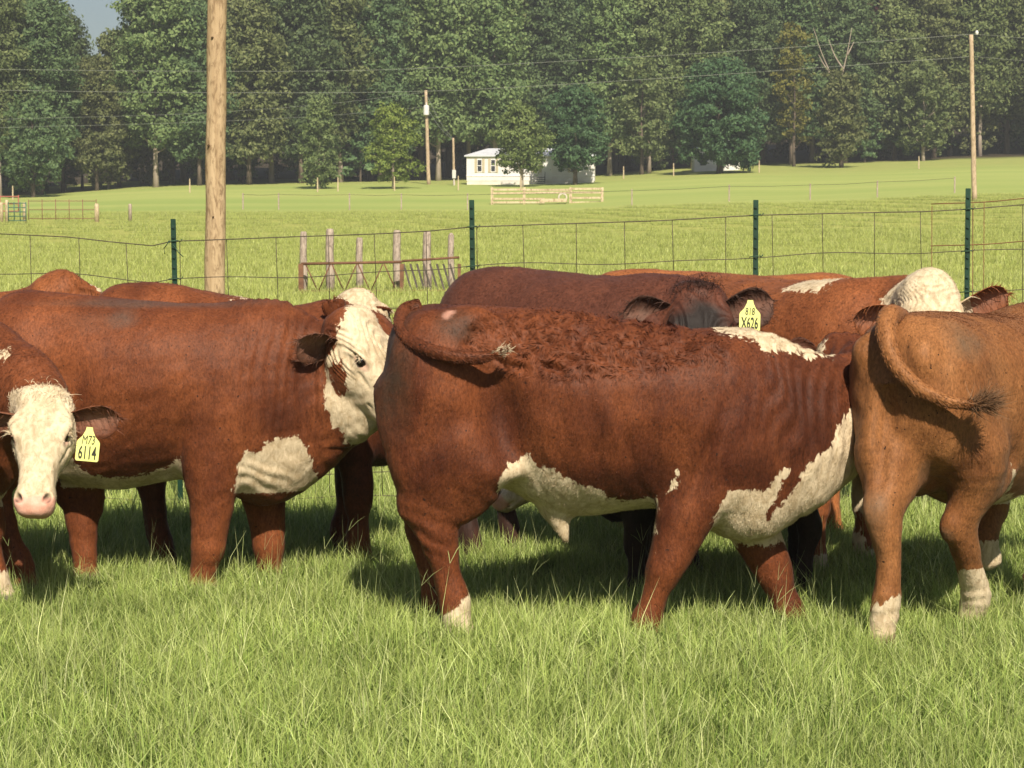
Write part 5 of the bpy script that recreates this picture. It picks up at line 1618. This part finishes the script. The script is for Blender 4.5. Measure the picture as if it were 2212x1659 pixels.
# ---- orange-brown cow behind, only its back showing
C7 = Frame(1.16, 11.72, 0)
make_cow("cow", "orange-brown cow standing close to the wire fence, only its hips and back showing", (C7.x, C7.y), 0, coat_org, scale=1.05,
         neck=[(.45, 0, 1.0, .28, .2), (.65, 0, 1.0, .25, .17), (.82, .02, .98, .19, .14), (.90, .03, .95, .13, .12)], legs=[fore_leg(.46, 1), fore_leg(.46, -1), hind_leg(-.58, 1), hind_leg(-.58, -1)],
         head=((.94, .03, .98), (.75, .1, -.65), (.65, 0, .76), True, .02), pattern=lambda V, hc: face_wd(hc), res=.022, hres=.012, hair=30000, seed=15)

# ---- cow behind the left bull, head turned away
G8 = Frame(-1.21, 10.64, 0)
g_tab = [(a * 1.03, (b - .13 * np.clip(a + .45, 0, 1.1)) * 1.02, c * 1.02, d) for a, b, c, d in GEN_TAB]
g_poll = G8.L(768, 657, 10.72)
def g_pat(V, hc):
    w = face_wd(hc, -.12, -.30)
    return np.maximum(w, np.minimum(V[:, 2] - 1.262, .04 - np.abs(V[:, 0] - .04) * .35))
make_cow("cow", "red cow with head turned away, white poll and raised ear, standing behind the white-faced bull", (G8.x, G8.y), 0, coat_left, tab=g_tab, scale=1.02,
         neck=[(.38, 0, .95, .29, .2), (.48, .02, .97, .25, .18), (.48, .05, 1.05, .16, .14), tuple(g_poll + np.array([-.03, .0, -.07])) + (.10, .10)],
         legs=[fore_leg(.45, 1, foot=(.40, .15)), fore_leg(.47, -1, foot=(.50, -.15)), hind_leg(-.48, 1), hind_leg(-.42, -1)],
         head=(g_poll, (.45, .7, -.55), (.25, .5, .82), True, .02), hscale=.78, mahog_shade=[((.32, 0, .45), (.6, .5, .42), .9), ((-.45, 0, .3), (.3, .4, .4), .9)], pattern=g_pat, res=.018, hres=.008, hair=50000, hairlen=.016,  # mahogany blobs paint the left bull's cast shadow onto chest and legs
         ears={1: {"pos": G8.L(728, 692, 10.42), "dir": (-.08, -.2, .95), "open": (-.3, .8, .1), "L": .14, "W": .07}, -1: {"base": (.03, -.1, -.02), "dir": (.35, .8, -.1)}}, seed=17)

# ---- cow beyond, only the top of its head showing
K9 = Frame(-3.2, 11.55, 0)
k_poll = K9.L(128, 622, 11.5)
make_cow("cow", "red-brown cow of which only a poll and ear show above a bull's back", (K9.x, K9.y), 0, coat_six, scale=.93,
         neck=[(.42, 0, .95, .27, .2), (.62, 0, 1.02, .24, .17), (.78, 0, 1.12, .18, .14), tuple(k_poll + np.array([-.05, 0, -.06])) + (.12, .12)], legs=[fore_leg(.42, 1), fore_leg(.42, -1), hind_leg(-.54, 1), hind_leg(-.54, -1)],
         head=(k_poll, (.6, .6, -.5), (.3, .4, .85), True, .02), pattern=lambda V, hc: face_wd(hc, .12), res=.022, hres=.01, hair=30000, hairlen=.022,
         ears={1: {"dir": (-.75, .1, -.2), "open": (-.1, -.8, .3)}, -1: {"base": (.04, -.10, -.02), "dir": (.75, -.45, -.35), "open": (.2, -.8, .3), "pk": .2}}, seed=19)

# ---- calf hidden behind the middle bull, muzzle showing under his flank
F10 = Frame(.86, 9.72, rad(180))
f_poll = np.array([.585, 0, .63])
make_cow("calf", "calf behind the curly-backed bull, its pink muzzle and dark legs showing below his belly", (F10.x, F10.y), rad(180), coat_mat("coat_black_brown", (.014, .009, .008), (.034, .018, .013)), scale=.72,
         neck=[(.33, 0, .66, .2, .14), (.45, 0, .66, .17, .12), (.54, 0, .62, .13, .10)],
         legs=[[tuple(np.array(q) * .72) for q in L_] for L_ in (fore_leg(.44, 1), fore_leg(.40, -1), hind_leg(-.52, 1), hind_leg(-.5, -1))],
         head=(f_poll, (.86, .05, -.5), (.5, 0, .86), True, .02), hscale=.8, pattern=lambda V, hc: face_wd(hc, .3), res=.016, hres=.008, hair=25000, seed=23, cat="calf")

# ------------------------------------------------------------------ summer haze in the air
hm = bpy.data.materials.new("haze"); hm.use_nodes = True
hn = hm.node_tree
hn.nodes.remove(hn.nodes["Principled BSDF"])
pv = hn.nodes.new("ShaderNodeVolumePrincipled")
pv.inputs["Color"].default_value = (.84, .90, .95, 1)
pv.inputs["Density"].default_value = .00040
pv.inputs["Anisotropy"].default_value = .0
hn.links.new(pv.outputs[0], hn.nodes["Material Output"].inputs["Volume"])
obj("haze", MB().box((0, 270, 36), (1100, 760, 80)).build("haze", hm), kind="stuff", label="thin pale summer haze over the pasture")
